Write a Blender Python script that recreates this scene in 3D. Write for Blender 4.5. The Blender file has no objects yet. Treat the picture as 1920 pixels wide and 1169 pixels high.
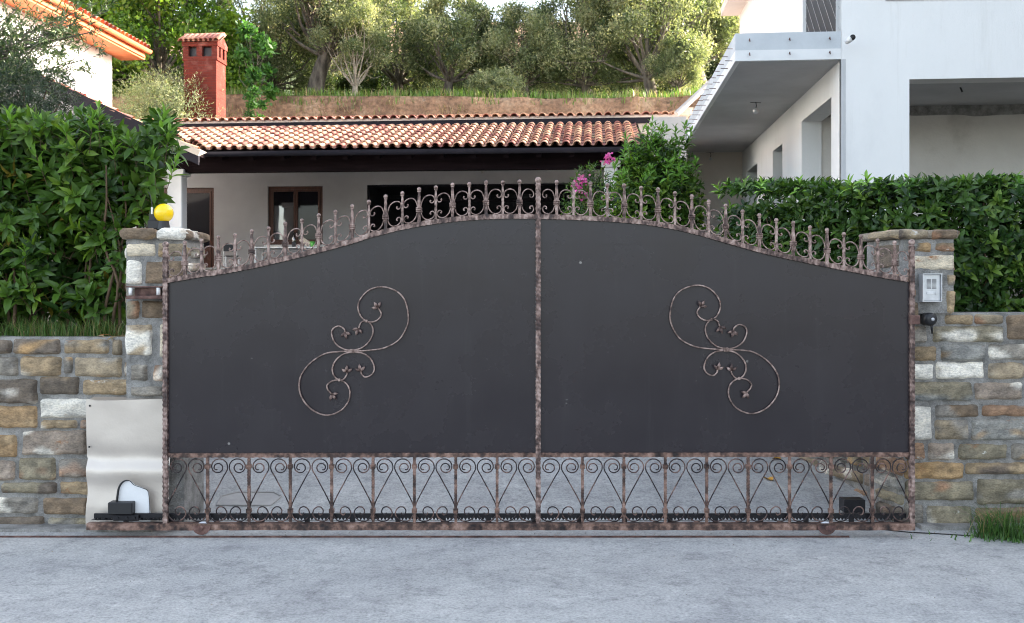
import bpy, math, random
import numpy as np
from mathutils import Vector, noise as mnoise
R = math.radians
rng = np.random.default_rng(7); random.seed(7)
scene = bpy.context.scene
C = scene.collection
# ------------------------------------------------------------------ camera, sky, sun
CAMZ = 1.643; FPX = 1866.67
cam = bpy.data.cameras.new('camera'); camo = bpy.data.objects.new('camera', cam); C.objects.link(camo)
camo.location = (0, 0, CAMZ); camo.rotation_euler = (R(90), 0, 0)
cam.lens = 35; cam.sensor_width = 36; cam.shift_y = -36.5/1920
cam.clip_start = .05; cam.clip_end = 1500
cam.dof.use_dof = True; cam.dof.focus_distance = 6.7; cam.dof.aperture_fstop = 5.6; scene.cycles.filter_width = 1.05
scene.camera = camo
SUN_EL = R(21); SUN_X, SUN_Y = .93, .37
w = bpy.data.worlds.new('World'); scene.world = w; w.use_nodes = True
nt = w.node_tree; bg = nt.nodes['Background']
sky = nt.nodes.new('ShaderNodeTexSky'); sky.sky_type = 'NISHITA'; sky.sun_disc = False
sky.sun_elevation = SUN_EL; sky.sun_rotation = math.atan2(SUN_X, SUN_Y)
sky.air_density = 1.0; sky.dust_density = 2.5; sky.ozone_density = 1.0
hs = nt.nodes.new('ShaderNodeHueSaturation'); hs.inputs['Saturation'].default_value = .55; hs.inputs['Hue'].default_value = .498
nt.links.new(sky.outputs[0], hs.inputs['Color']); nt.links.new(hs.outputs[0], bg.inputs[0]); bg.inputs[1].default_value = .14
sl = bpy.data.lights.new('sun', 'SUN'); sl.energy = 5.0; sl.angle = R(.5); sl.color = (1, .87, .72)
so = bpy.data.objects.new('sun', sl); C.objects.link(so)
d = Vector((SUN_X*math.cos(SUN_EL), SUN_Y*math.cos(SUN_EL), math.sin(SUN_EL)))
so.rotation_euler = d.to_track_quat('Z', 'Y').to_euler(); so.location = (20, 10, 20)
scene.view_settings.view_transform = 'Standard'; scene.view_settings.look = 'None'
scene.view_settings.exposure = 2.52; scene.view_settings.gamma = 1

# ------------------------------------------------------------------ helpers
def P(px, py, Y): return ((px-960)/FPX*Y, Y, CAMZ+(548-py)/FPX*Y)
def lin(r, g, b):
    f = lambda c: (c/255/12.92) if c/255 <= .04045 else ((c/255+.055)/1.055)**2.4
    return (f(r), f(g), f(b))
class MB:
    def __init__(s): s.v = []; s.f = []; s.c = []; s.n = 0
    def add(s, V, F, col=(1, 1, 1)):
        V = np.asarray(V, float).reshape(-1, 3); n = s.n
        s.v.append(V); s.f += [[i+n for i in f] for f in F]
        col = np.asarray(col, float)
        if col.ndim == 1: col = np.tile(col, (len(V), 1))
        s.c.append(col); s.n += len(V)
    def batch(s, V, F, col):
        """V (n,k,3), F list of index tuples in k, col (n,3)"""
        n, k, _ = V.shape
        for f in F:
            fa = (np.asarray(f)[None, :] + (np.arange(n)*k)[:, None] + s.n).tolist(); s.f += fa
        s.v.append(V.reshape(-1, 3)); s.c.append(np.repeat(col, k, axis=0)); s.n += n*k
    def box(s, x0, y0, z0, x1, y1, z1, col=(1, 1, 1)):
        s.add([(x0,y0,z0),(x1,y0,z0),(x1,y1,z0),(x0,y1,z0),(x0,y0,z1),(x1,y0,z1),(x1,y1,z1),(x0,y1,z1)],
              [(3,2,1,0),(4,5,6,7),(0,1,5,4),(1,2,6,5),(2,3,7,6),(3,0,4,7)], col)
    def cbox(s, x0, y0, z0, x1, y1, z1, b=.005, col=(1,1,1)):
        """box with chamfered edges"""
        c = [(x0+x1)/2,(y0+y1)/2,(z0+z1)/2]; h = [(x1-x0)/2,(y1-y0)/2,(z1-z0)/2]; b = min(b, *[q*.45 for q in h])
        V = []; idx = {}
        for sx in (-1,1):
            for sy in (-1,1):
                for sz in (-1,1):
                    for a in range(3):
                        p = [sx*(h[0]-b), sy*(h[1]-b), sz*(h[2]-b)]; p[a] = (sx,sy,sz)[a]*h[a]
                        idx[(sx,sy,sz,a)] = len(V); V.append([c[i]+p[i] for i in range(3)])
        F = []
        for a in range(3):
            o1, o2 = (a+1)%3, (a+2)%3
            for sg in (-1,1):
                q = []
                for s1,s2 in ((-1,-1),(1,-1),(1,1),(-1,1)):
                    k=[0,0,0]; k[a]=sg; k[o1]=s1; k[o2]=s2; q.append(idx[(*k,a)])
                F.append(q if sg>0 else q[::-1])
            for s1 in (-1,1):
                for s2 in (-1,1):      # edge along a, between faces o1,o2
                    ka=[0,0,0]; ka[a]=-1; ka[o1]=s1; ka[o2]=s2; kb=list(ka); kb[a]=1
                    q=[idx[(*ka,o1)],idx[(*kb,o1)],idx[(*kb,o2)],idx[(*ka,o2)]]
                    F.append(q if s1*s2<0 else q[::-1])
        for sx in (-1,1):
            for sy in (-1,1):
                for sz in (-1,1):
                    q=[idx[(sx,sy,sz,0)],idx[(sx,sy,sz,1)],idx[(sx,sy,sz,2)]]
                    F.append(q if sx*sy*sz>0 else q[::-1])
        s.add(V, F, col)
    def tube(s, pts, r, n=8, cap=True, twist=0, square=False, col=(1,1,1), rfun=None):
        pts = np.asarray(pts, float); m = len(pts)
        r = np.full(m, r) if np.isscalar(r) else np.asarray(r, float)
        T = np.gradient(pts, axis=0); T /= np.linalg.norm(T, axis=1)[:, None]+1e-12
        up = np.array([0, 1, 0.]) if abs(T[0][1]) < .9 else np.array([1, 0, 0.])
        a = up-T[0]*np.dot(up, T[0]); a /= np.linalg.norm(a); V = []; ang = 0; L = 0
        for i in range(m):
            a = a-T[i]*np.dot(a, T[i]); a /= np.linalg.norm(a); b = np.cross(T[i], a)
            if i: L += np.linalg.norm(pts[i]-pts[i-1])
            for k in range(n):
                th = 2*math.pi*k/n + twist*L + (math.pi/4 if square else 0)
                rr = r[i]*(1 if not rfun else rfun(L, th))
                V.append(pts[i]+(a*math.cos(th)+b*math.sin(th))*rr)
        F = [(i*n+k, i*n+(k+1)%n, (i+1)*n+(k+1)%n, (i+1)*n+k) for i in range(m-1) for k in range(n)]
        if cap: F += [tuple(range(n))[::-1], tuple((m-1)*n+k for k in range(n))]
        s.add(V, F, col)
    def sphere(s, c, r, nu=12, nv=8, sc=(1,1,1), col=(1,1,1)):
        V = []; F = []
        for j in range(nv+1):
            ph = math.pi*j/nv
            for i in range(nu):
                th = 2*math.pi*i/nu
                V.append((c[0]+r*sc[0]*math.sin(ph)*math.cos(th), c[1]+r*sc[1]*math.sin(ph)*math.sin(th), c[2]+r*sc[2]*math.cos(ph)))
        F = [(j*nu+i, (j+1)*nu+i, (j+1)*nu+(i+1)%nu, j*nu+(i+1)%nu) for j in range(nv) for i in range(nu)]
        s.add(V, F, col)
    def build(s, name, mat, parent=None, smooth=False, loc=None):
        me = bpy.data.meshes.new(name); V = np.concatenate(s.v); me.from_pydata(V.tolist(), [], s.f)
        if len(s.c):
            ca = me.color_attributes.new('Col', 'FLOAT_COLOR', 'POINT'); cc = np.concatenate(s.c)
            ca.data.foreach_set('color', np.hstack([cc, np.ones((len(cc), 1))]).astype(np.float32).ravel())
        if smooth: me.polygons.foreach_set('use_smooth', [True]*len(me.polygons))
        me.materials.append(mat); me.update()
        o = bpy.data.objects.new(name, me); C.objects.link(o)
        if parent: o.parent = parent
        if loc: o.location = loc
        return o
def tag(o, label, cat, group=None):
    o['label'] = label; o['category'] = cat
    if group: o['group'] = group
    return o
def thing(name, label, cat, loc=(0,0,0), rz=0, group=None):
    o = bpy.data.objects.new(name, None); C.objects.link(o); o.location = loc; o.rotation_euler = (0,0,rz)
    o.empty_display_size = .2
    return tag(o, label, cat, group)
def struct(o, k='structure'): o['kind'] = k; return o
def copy_tree(o, parent=None):
    c = o.copy(); C.objects.link(c); c.parent = parent
    for ch in list(o.children): copy_tree(ch, c)
    return c
def catmull(pts, k=8):
    p = [np.asarray(q, float) for q in pts]; p = [2*p[0]-p[1]]+p+[2*p[-1]-p[-2]]; out = []
    for i in range(1, len(p)-2):
        for j in range(k):
            t = j/k
            out.append(.5*((2*p[i])+(-p[i-1]+p[i+1])*t+(2*p[i-1]-5*p[i]+4*p[i+1]-p[i+2])*t*t+(-p[i-1]+3*p[i]-3*p[i+1]+p[i+2])*t**3))
    out.append(p[-2]); return np.array(out)

# ------------------------------------------------------------------ materials
def mat(name, cols, scale=4, rough=.8, bump=0, bscale=30, metal=0, attr=False, detail=8, spec=.5, stretch=(1,1,1),
        fine=0, fscale=120, transl=0, coat=0, bands=None, pos=None, ao=None, rvar=0):
    m = bpy.data.materials.new(name); m.use_nodes = True; t = m.node_tree; N = t.nodes; L = t.links
    b = N['Principled BSDF']; out = N['Material Output']
    tc = N.new('ShaderNodeTexCoord'); mp = N.new('ShaderNodeMapping'); L.new(tc.outputs['Object'], mp.inputs[0])
    mp.inputs['Scale'].default_value = stretch
    n = N.new('ShaderNodeTexNoise'); n.inputs['Scale'].default_value = scale; n.inputs['Detail'].default_value = detail
    n.inputs['Roughness'].default_value = .62; L.new(mp.outputs[0], n.inputs['Vector'])
    rp = N.new('ShaderNodeValToRGB'); L.new(n.outputs['Fac'], rp.inputs[0])
    e = rp.color_ramp.elements; k = len(cols)
    ps = pos or [.33+.34*i/max(1, k-1) for i in range(k)]
    e[0].position = ps[0]; e[0].color = (*cols[0], 1); e[1].position = ps[-1]; e[1].color = (*cols[-1], 1)
    for i in range(1, k-1): q = e.new(ps[i]); q.color = (*cols[i], 1)
    c = rp.outputs[0]
    def mul(c, other, fac=1, mode='MULTIPLY'):
        mx = N.new('ShaderNodeMix'); mx.data_type = 'RGBA'; mx.blend_type = mode; mx.inputs[0].default_value = fac
        L.new(c, mx.inputs[6]); L.new(other, mx.inputs[7]); return mx.outputs[2]
    if fine:
        n2 = N.new('ShaderNodeTexNoise'); n2.inputs['Scale'].default_value = fscale; n2.inputs['Detail'].default_value = 4
        L.new(mp.outputs[0], n2.inputs['Vector']); r2 = N.new('ShaderNodeValToRGB'); L.new(n2.outputs['Fac'], r2.inputs[0])
        r2.color_ramp.elements[0].position = .3; r2.color_ramp.elements[0].color = (1-fine,)*3+(1,)
        r2.color_ramp.elements[1].position = .6; r2.color_ramp.elements[1].color = (1,1,1,1); c = mul(c, r2.outputs[0])
    if attr:
        at = N.new('ShaderNodeAttribute'); at.attribute_name = 'Col'; c = mul(c, at.outputs['Color'])
    L.new(c, b.inputs['Base Color'])
    b.inputs['Roughness'].default_value = rough; b.inputs['Metallic'].default_value = metal
    b.inputs['Specular IOR Level'].default_value = spec; b.inputs['Coat Weight'].default_value = coat
    if rvar:
        mr = N.new('ShaderNodeMapRange'); L.new(n.outputs['Fac'], mr.inputs[0]); mr.inputs[1].default_value=.3; mr.inputs[2].default_value=.7
        mr.inputs[3].default_value = rough-rvar; mr.inputs[4].default_value = rough+rvar; L.new(mr.outputs[0], b.inputs['Roughness'])
    if bump:
        n3 = N.new('ShaderNodeTexNoise'); n3.inputs['Scale'].default_value = bscale; n3.inputs['Detail'].default_value = 10
        n3.inputs['Roughness'].default_value = .65
        L.new(mp.outputs[0], n3.inputs['Vector']); bp = N.new('ShaderNodeBump'); bp.inputs['Strength'].default_value = 1
        bp.inputs['Distance'].default_value = bump; L.new(n3.outputs['Fac'], bp.inputs['Height']); L.new(bp.outputs[0], b.inputs['Normal'])
    if transl:
        tr = N.new('ShaderNodeBsdfTranslucent'); L.new(c, tr.inputs[0]); ms = N.new('ShaderNodeMixShader'); ms.inputs[0].default_value = transl
        br = N.new('ShaderNodeMix'); br.data_type='RGBA'; br.blend_type='MULTIPLY'; br.inputs[0].default_value = 1
        L.new(c, br.inputs[6]); br.inputs[7].default_value = (1.5,1.5,.85,1); L.new(br.outputs[2], tr.inputs[0])
        L.new(b.outputs[0], ms.inputs[1]); L.new(tr.outputs[0], ms.inputs[2]); L.new(ms.outputs[0], out.inputs[0])
    return m
WHITE = [(1,1,1),(1,1,1)]
def flecks(m,sc,lo,c0):
    t=m.node_tree; N=t.nodes; L=t.links; b=N['Principled BSDF']; src=b.inputs['Base Color'].links[0].from_socket
    tc=N.new('ShaderNodeTexCoord'); v=N.new('ShaderNodeTexVoronoi'); v.inputs['Scale'].default_value=sc; L.new(tc.outputs['Object'],v.inputs['Vector'])
    n=N.new('ShaderNodeTexNoise'); n.inputs['Scale'].default_value=3; L.new(tc.outputs['Object'],n.inputs['Vector'])
    rp=N.new('ShaderNodeValToRGB'); rp.color_ramp.elements[0].position=.07; rp.color_ramp.elements[1].position=.09; rp.color_ramp.elements[0].color=(1,1,1,1); rp.color_ramp.elements[1].color=(0,0,0,1); L.new(v.outputs['Distance'],rp.inputs[0])
    r2=N.new('ShaderNodeValToRGB'); r2.color_ramp.elements[0].position=lo; r2.color_ramp.elements[1].position=lo+.02; L.new(n.outputs['Fac'],r2.inputs[0])
    mm=N.new('ShaderNodeMath'); mm.operation='MULTIPLY'; L.new(rp.outputs[0],mm.inputs[0]); L.new(r2.outputs[0],mm.inputs[1])
    mx=N.new('ShaderNodeMix'); mx.data_type='RGBA'; L.new(mm.outputs[0],mx.inputs[0]); L.new(src,mx.inputs[6]); mx.inputs[7].default_value=(*c0,1); L.new(mx.outputs[2],b.inputs['Base Color'])
M = {}
M['iron'] = mat('patina_iron', [(.03,.02,.02),(.08,.049,.042),(.24,.162,.138),(.43,.325,.29)], scale=26, rough=.5, metal=.3, bump=.003, bscale=70, detail=3, pos=[.30,.44,.56,.74], stretch=(1,1,.6))
M['iron_low'] = mat('patina_iron_copper', [(.012,.008,.009),(.07,.04,.032),(.20,.118,.09),(.34,.225,.185)], scale=16, rough=.5, metal=.3, bump=.003, bscale=60, detail=3, pos=[.30,.45,.58,.74])
M['iron_dark'] = mat('dark_scroll_iron', [(.012,.010,.013),(.04,.027,.027),(.20,.125,.105)], scale=11, rough=.42, metal=.4, bump=.003, bscale=90, pos=[.36,.5,.62], detail=3)
M['iron_light'] = mat('light_patina_iron', [(.025,.017,.015),(.18,.122,.104),(.40,.295,.26)], scale=28, rough=.48, metal=.35, bump=.003, bscale=80, pos=[.3,.45,.62])
M['panel'] = mat('anthracite_sheet', [(.0155,.012,.016),(.0205,.0165,.021)], scale=1.6, rough=.27, spec=.45, bump=.001, bscale=2.2, rvar=.05)
flecks(M['panel'],9,.60,(.2,.19,.18))
M['black'] = mat('black_plastic', [(.008,.008,.01),(.014,.014,.016)], rough=.45)
M['rackm'] = mat('black_rack_steel', [(.006,.006,.009),(.015,.014,.018)], rough=.4, metal=.3, scale=30)
M['concrete'] = mat('concrete_drive', [(.40,.40,.40),(.45,.45,.445),(.49,.49,.48),(.55,.545,.53)], scale=1.3, rough=.92, bump=.010, bscale=60, fine=.3, fscale=60, pos=[.28,.44,.56,.72], detail=15)
def wear(m):
    t=m.node_tree; N=t.nodes; L=t.links; b=N['Principled BSDF']; src=b.inputs['Base Color'].links[0].from_socket
    tc=N.new('ShaderNodeTexCoord')
    def nn(sc,det,lo,hi,c0,seed,ro=.7):
        nonlocal src
        mp=N.new('ShaderNodeMapping'); mp.inputs['Location'].default_value=(seed,seed*2,0); L.new(tc.outputs['Object'],mp.inputs[0])
        n=N.new('ShaderNodeTexNoise'); n.inputs['Scale'].default_value=sc; n.inputs['Detail'].default_value=det; n.inputs['Roughness'].default_value=ro; L.new(mp.outputs[0],n.inputs['Vector'])
        rp=N.new('ShaderNodeValToRGB'); rp.color_ramp.elements[0].position=lo; rp.color_ramp.elements[1].position=hi; rp.color_ramp.elements[0].color=(1,1,1,1); rp.color_ramp.elements[1].color=(*c0,1); L.new(n.outputs['Fac'],rp.inputs[0])
        mx=N.new('ShaderNodeMix'); mx.data_type='RGBA'; mx.blend_type='MULTIPLY'; mx.inputs[0].default_value=1; L.new(src,mx.inputs[6]); L.new(rp.outputs[0],mx.inputs[7]); src=mx.outputs[2]
    nn(3.4,15,.50,.60,(.70,.70,.71),3.1,.86); nn(.9,15,.50,.60,(.85,.85,.86),9.1,.82); nn(14,12,.52,.6,(.74,.74,.74),5.5,.86)
    nn(22,12,.54,.60,(.68,.69,.71),7.7,.9)
    nn(6,12,.53,.62,(1.2,1.2,1.19),1.7,.8)
    L.new(src,b.inputs['Base Color'])
wear(M['concrete'])
def streaks(m,c0,st,sc,lo,hi):
    t=m.node_tree; N=t.nodes; L=t.links; b=N['Principled BSDF']; src=b.inputs['Base Color'].links[0].from_socket
    tc=N.new('ShaderNodeTexCoord'); mp=N.new('ShaderNodeMapping'); mp.inputs['Scale'].default_value=st; L.new(tc.outputs['Object'],mp.inputs[0])
    n=N.new('ShaderNodeTexNoise'); n.inputs['Scale'].default_value=sc; n.inputs['Detail'].default_value=10; n.inputs['Roughness'].default_value=.75; L.new(mp.outputs[0],n.inputs['Vector'])
    rp=N.new('ShaderNodeValToRGB'); rp.color_ramp.elements[0].position=lo; rp.color_ramp.elements[1].position=hi; L.new(n.outputs['Fac'],rp.inputs[0])
    mx=N.new('ShaderNodeMix'); mx.data_type='RGBA'; L.new(rp.outputs[0],mx.inputs[0]); L.new(src,mx.inputs[6]); mx.inputs[7].default_value=(*c0,1); L.new(mx.outputs[2],b.inputs['Base Color'])
M['mortar'] = mat('mortar', [(.17,.165,.155),(.31,.30,.285),(.41,.40,.38)], scale=9, rough=.95, bump=.02, bscale=45, fine=.3, fscale=140)
M['stone'] = mat('field_stone', [(.82,.81,.80),(1.18,1.15,1.10),(1.42,1.36,1.26)], scale=11, rough=.88, bump=.012, bscale=50, attr=True, fine=.35, fscale=70, stretch=(1,1,1.8))
M['leaf'] = mat('laurel_leaf', [(.8,.8,.8),(1.1,1.1,1.1)], scale=6, rough=.4, attr=True, transl=.26, spec=.38)
M['leaf_far'] = mat('tree_leaf', [(.85,.85,.85),(1.1,1.1,1.1)], scale=2, rough=.5, attr=True, transl=.44)
M['grass'] = mat('grass_blade', WHITE, rough=.5, attr=True, transl=.3)
M['bark'] = mat('olive_bark', [(.05,.042,.036),(.14,.12,.1),(.25,.22,.18)], scale=6, rough=.95, bump=.05, bscale=12, stretch=(1,1,.3))
M['bark_pale'] = mat('pale_bark', [(.2,.17,.13),(.42,.37,.3)], scale=8, rough=.95, bump=.02, bscale=20)
M['twig'] = mat('twig', [(.06,.035,.02),(.14,.09,.05)], scale=20, rough=.85)
M['tile'] = mat('clay_tile', [(.8,.8,.8),(1.0,1.0,1.0),(1.2,1.15,1.1)], scale=8, rough=.8, attr=True, bump=.006, bscale=30)
M['plaster_grey'] = mat('house_render', [(.345,.345,.36),(.40,.40,.415)], scale=1.3, rough=.95, bump=.004, bscale=60)
M['plaster_white'] = mat('white_render', [(.66,.66,.66),(.745,.745,.74),(.78,.78,.775)], scale=.9, rough=.95, bump=.004, bscale=50, pos=[.28,.46,.7], stretch=(1,1,.5))
M['plaster_cream'] = mat('cream_render', [(.55,.5,.46),(.66,.6,.55)], scale=1, rough=.95, bump=.003, bscale=50)
M['plaster_raw'] = mat('raw_render', [(.44,.41,.37),(.60,.57,.53),(.66,.63,.59)], scale=1.6, rough=.95, bump=.006, bscale=26, pos=[.25,.45,.7])
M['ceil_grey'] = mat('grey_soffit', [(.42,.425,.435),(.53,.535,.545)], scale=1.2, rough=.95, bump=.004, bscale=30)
M['slab_white'] = mat('balcony_render', [(.66,.67,.68),(.75,.755,.76)], scale=2, rough=.9, bump=.003)
streaks(M['plaster_white'],(.60,.595,.57),(5,5,.35),1.0,.54,.9)
streaks(M['stone'],(.55,.53,.48),(1,1,1.3),7,.635,.68)
streaks(M['stone'],(.12,.10,.08),(1.2,1.2,2.5),4.2,.60,.76)
streaks(M['stone'],(.30,.14,.06),(1.4,1.4,2),3.1,.61,.70)
streaks(M['mortar'],(.12,.12,.10),(1,1,1),3,.55,.8)
streaks(M['panel'],(.04,.037,.04),(7,7,.5),1.3,.56,1.5)
M['slab_grey'] = mat('balcony_upstand', [(.46,.49,.52),(.56,.59,.62)], scale=2, rough=.9, bump=.003)
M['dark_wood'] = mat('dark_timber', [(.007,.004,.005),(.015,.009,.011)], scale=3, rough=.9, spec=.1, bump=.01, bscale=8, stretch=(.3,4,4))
M['fascia'] = mat('dark_fascia', [(.016,.015,.02),(.024,.022,.03)], scale=2, rough=.85, spec=.15)
M['beige'] = mat('beige_board', [(.42,.36,.3),(.55,.48,.4)], scale=4, rough=.8)
M['door_wood'] = mat('brown_wood', [(.045,.014,.009),(.10,.035,.02)], scale=4, rough=.5, stretch=(6,6,.5))
M['brick'] = None
M['orange'] = mat('orange_soffit', [(.50,.13,.045),(.6,.18,.07)], scale=3, rough=.85)
M['earth'] = mat('bank_earth', [(.17,.095,.055),(.37,.22,.13),(.52,.37,.24)], scale=.9, rough=1, bump=.2, bscale=3.5, fine=.45, fscale=9, pos=[.32,.5,.68])
M['turf'] = mat('hill_turf', [(.03,.05,.015),(.08,.11,.03),(.19,.16,.07)], scale=.5, rough=1, bump=.1, bscale=8)
M['soil'] = mat('garden_soil', [(.05,.045,.03),(.12,.10,.07)], scale=4, rough=1, bump=.03, bscale=20)
M['ground'] = mat('land', [(.05,.06,.03),(.12,.11,.07)], scale=.05, rough=1)
M['steel'] = mat('brushed_sheet', [(.52,.465,.41),(.58,.525,.47)], scale=2, rough=.45, metal=.5, bump=.006, bscale=2.6)
M['alu'] = mat('grey_aluminium', [(.5,.51,.53),(.62,.63,.65)], scale=20, rough=.4, metal=.6)
M['alu_dark'] = mat('dark_slot', [(.04,.04,.05),(.06,.06,.07)], rough=.6)
M['rust'] = mat('rusty_steel', [(.04,.022,.02),(.11,.055,.045),(.2,.12,.1)], scale=16, rough=.8, bump=.003)
M['yellow'] = mat('amber_dome', [(.90,.58,.005),(.93,.63,.01)], scale=3, rough=.22, coat=.3)
M['white_pl'] = mat('white_plastic', [(.7,.7,.7),(.78,.78,.78)], rough=.5)
M['pot'] = mat('terracotta', [(.25,.06,.035),(.35,.1,.06)], scale=9, rough=.8)
M['petal'] = mat('pink_petal', WHITE, rough=.6, attr=True, transl=.3)
M['fallen'] = mat('fallen_leaf', [(.5,.24,.03),(.65,.36,.05)], scale=30, rough=.7)
M['green_cup'] = mat('green_plastic', [(.08,.35,.06),(.12,.42,.08)], rough=.4)
M['galv'] = mat('grey_pipe', [(.3,.29,.28),(.42,.40,.38)], rough=.7, scale=6)
def glass(name, c=(.012,.012,.016), rough=.04):
    m = bpy.data.materials.new(name); m.use_nodes = True; b = m.node_tree.nodes['Principled BSDF']
    b.inputs['Base Color'].default_value = (*c, 1); b.inputs['Roughness'].default_value = rough
    b.inputs['Specular IOR Level'].default_value = 1.0; b.inputs['IOR'].default_value = 1.9
    n = m.node_tree.nodes.new('ShaderNodeTexNoise'); n.inputs['Scale'].default_value = 1.2
    bp = m.node_tree.nodes.new('ShaderNodeBump'); bp.inputs['Distance'].default_value = .004; bp.inputs['Strength'].default_value = .6
    m.node_tree.links.new(n.outputs['Fac'], bp.inputs['Height']); m.node_tree.links.new(bp.outputs[0], b.inputs['Normal'])
    return m
M['glass'] = glass('window_glass'); M['glass_dark'] = glass('door_glass'); M['glass_dark'].node_tree.nodes['Principled BSDF'].inputs['IOR'].default_value = 1.25
def brickmat():
    m = bpy.data.materials.new('red_brick'); m.use_nodes = True; t = m.node_tree; N = t.nodes; L = t.links; b = N['Principled BSDF']
    tc = N.new('ShaderNodeTexCoord'); sx = N.new('ShaderNodeSeparateXYZ'); cx = N.new('ShaderNodeCombineXYZ'); L.new(tc.outputs['Object'], sx.inputs[0])
    ad = N.new('ShaderNodeMath'); ad.operation = 'ADD'; L.new(sx.outputs[0], ad.inputs[0]); L.new(sx.outputs[1], ad.inputs[1])
    L.new(ad.outputs[0], cx.inputs[0]); L.new(sx.outputs[2], cx.inputs[1])
    bt = N.new('ShaderNodeTexBrick'); L.new(cx.outputs[0], bt.inputs['Vector']); bt.inputs['Scale'].default_value = 1
    bt.inputs['Brick Width'].default_value = .25; bt.inputs['Row Height'].default_value = .065; bt.inputs['Mortar Size'].default_value = .007
    bt.inputs['Color1'].default_value = (.17,.034,.024,1); bt.inputs['Color2'].default_value = (.12,.026,.02,1); bt.inputs['Mortar'].default_value = (.13,.045,.035,1)
    n = N.new('ShaderNodeTexNoise'); n.inputs['Scale'].default_value = 3.4; n.inputs['Detail'].default_value = 8; L.new(tc.outputs['Object'], n.inputs['Vector'])
    rp = N.new('ShaderNodeValToRGB'); L.new(n.outputs['Fac'], rp.inputs[0]); rp.color_ramp.elements[0].position=.56; rp.color_ramp.elements[1].position=.75
    rp.color_ramp.elements[0].color=(0,0,0,1); rp.color_ramp.elements[1].color=(.35,.35,.35,1)
    mx = N.new('ShaderNodeMix'); mx.data_type='RGBA'; L.new(rp.outputs[0], mx.inputs[0]); L.new(bt.outputs['Color'], mx.inputs[6]); mx.inputs[7].default_value=(.36,.2,.17,1)
    L.new(mx.outputs[2], b.inputs['Base Color']); b.inputs['Roughness'].default_value=.95; b.inputs['Specular IOR Level'].default_value=.15
    bp = N.new('ShaderNodeBump'); bp.inputs['Distance'].default_value=.01; bp.invert=True; L.new(bt.outputs['Fac'], bp.inputs['Height']); L.new(bp.outputs[0], b.inputs['Normal'])
    return m
M['brick'] = brickmat()
def latticemat():
    m = mat('lattice', [(.01,.012,.016),(.02,.02,.026)], rough=.5); return m

# ------------------------------------------------------------------ ground and terrain
def grid(name, xs, ys, h, m, smooth=True):
    b = MB(); V = [(x, y, h(x, y)) for y in ys for x in xs]; n = len(xs)
    b.add(V, [(j*n+i, j*n+i+1, (j+1)*n+i+1, (j+1)*n+i) for j in range(len(ys)-1) for i in range(n-1)])
    return b.build(name, m, smooth=smooth)
def nz(x, y, z=0, s=1): return mnoise.noise(Vector((x*s, y*s, z*s)))
struct(grid('ground', [-700,-60,-20,20,60,700], [-400,-20,30,80,700], lambda x,y: -.05, M['ground'], False))
struct(grid('road', list(np.linspace(-30,30,61)), list(np.linspace(-12,7.15,40)), lambda x,y: 0, M['concrete']))
DS = .169
def drive_h(x, y): return max(0.003, .003+DS*(y-7.15)) if y < 19.6 else .003+DS*(19.6-7.15)
struct(grid('driveway', list(np.linspace(-4.2,3.6,14)), [7.15,8,9,10,12,14,16,18,19.6,20.2], drive_h, M['concrete']))
FL = 2.14
def garden_h(x, y): return 1.22+.055*(max(7,y)-7)+.02*nz(x,y,0,3)
struct(grid('garden_bed', list(np.linspace(-32,-3.05,40)), list(np.linspace(7.02,21,20)), lambda x,y: min(FL-.02, 1.315+.06*(y-7))+.02*nz(x,y,0,3), M['soil']))
struct(grid('garden_terrace', list(np.linspace(2.95,34,40)), list(np.linspace(7.1,30,20)), lambda x,y: min(FL-.02, 1.38+.07*(y-7))+.02*nz(x,y,0,3), M['soil']))
def hz(x, y):
    """hillside: a steep cut bank about 31.5 m back with a gentle olive terrace above"""
    edge = 31.6+.5*nz(x*.25,3.1)+.35*nz(x*.9,7.7)
    z = FL-.1
    if y > 27: z += (y-27)*.42
    t = min(1, max(0, (y-edge+1.1)/1.3)); t = t*t*(3-2*t)
    z += t*3.55
    if y > edge+.2: z = 7.88+.09*(y-edge)+ .3*max(0,y-47) + .12*nz(x*.3,y*.3)+.18*nz(x*.11,2.2)
    elif t > 0: z += .35*nz(x*.9,y*1.4,z*.8)*t
    return min(z, 30)
struct(grid('hill', list(np.linspace(-60,60,241)), sorted(list(np.linspace(21,29,6))+list(np.linspace(29.3,34,38))+list(np.linspace(35,70,20))+[90,140,240]), hz, M['earth']))
struct(grid('hill_grass', list(np.linspace(-60,60,241)), list(np.linspace(32.4,36,14))+list(np.linspace(38,70,14)), lambda x,y: hz(x,y)+.05, M['turf']))

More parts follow.
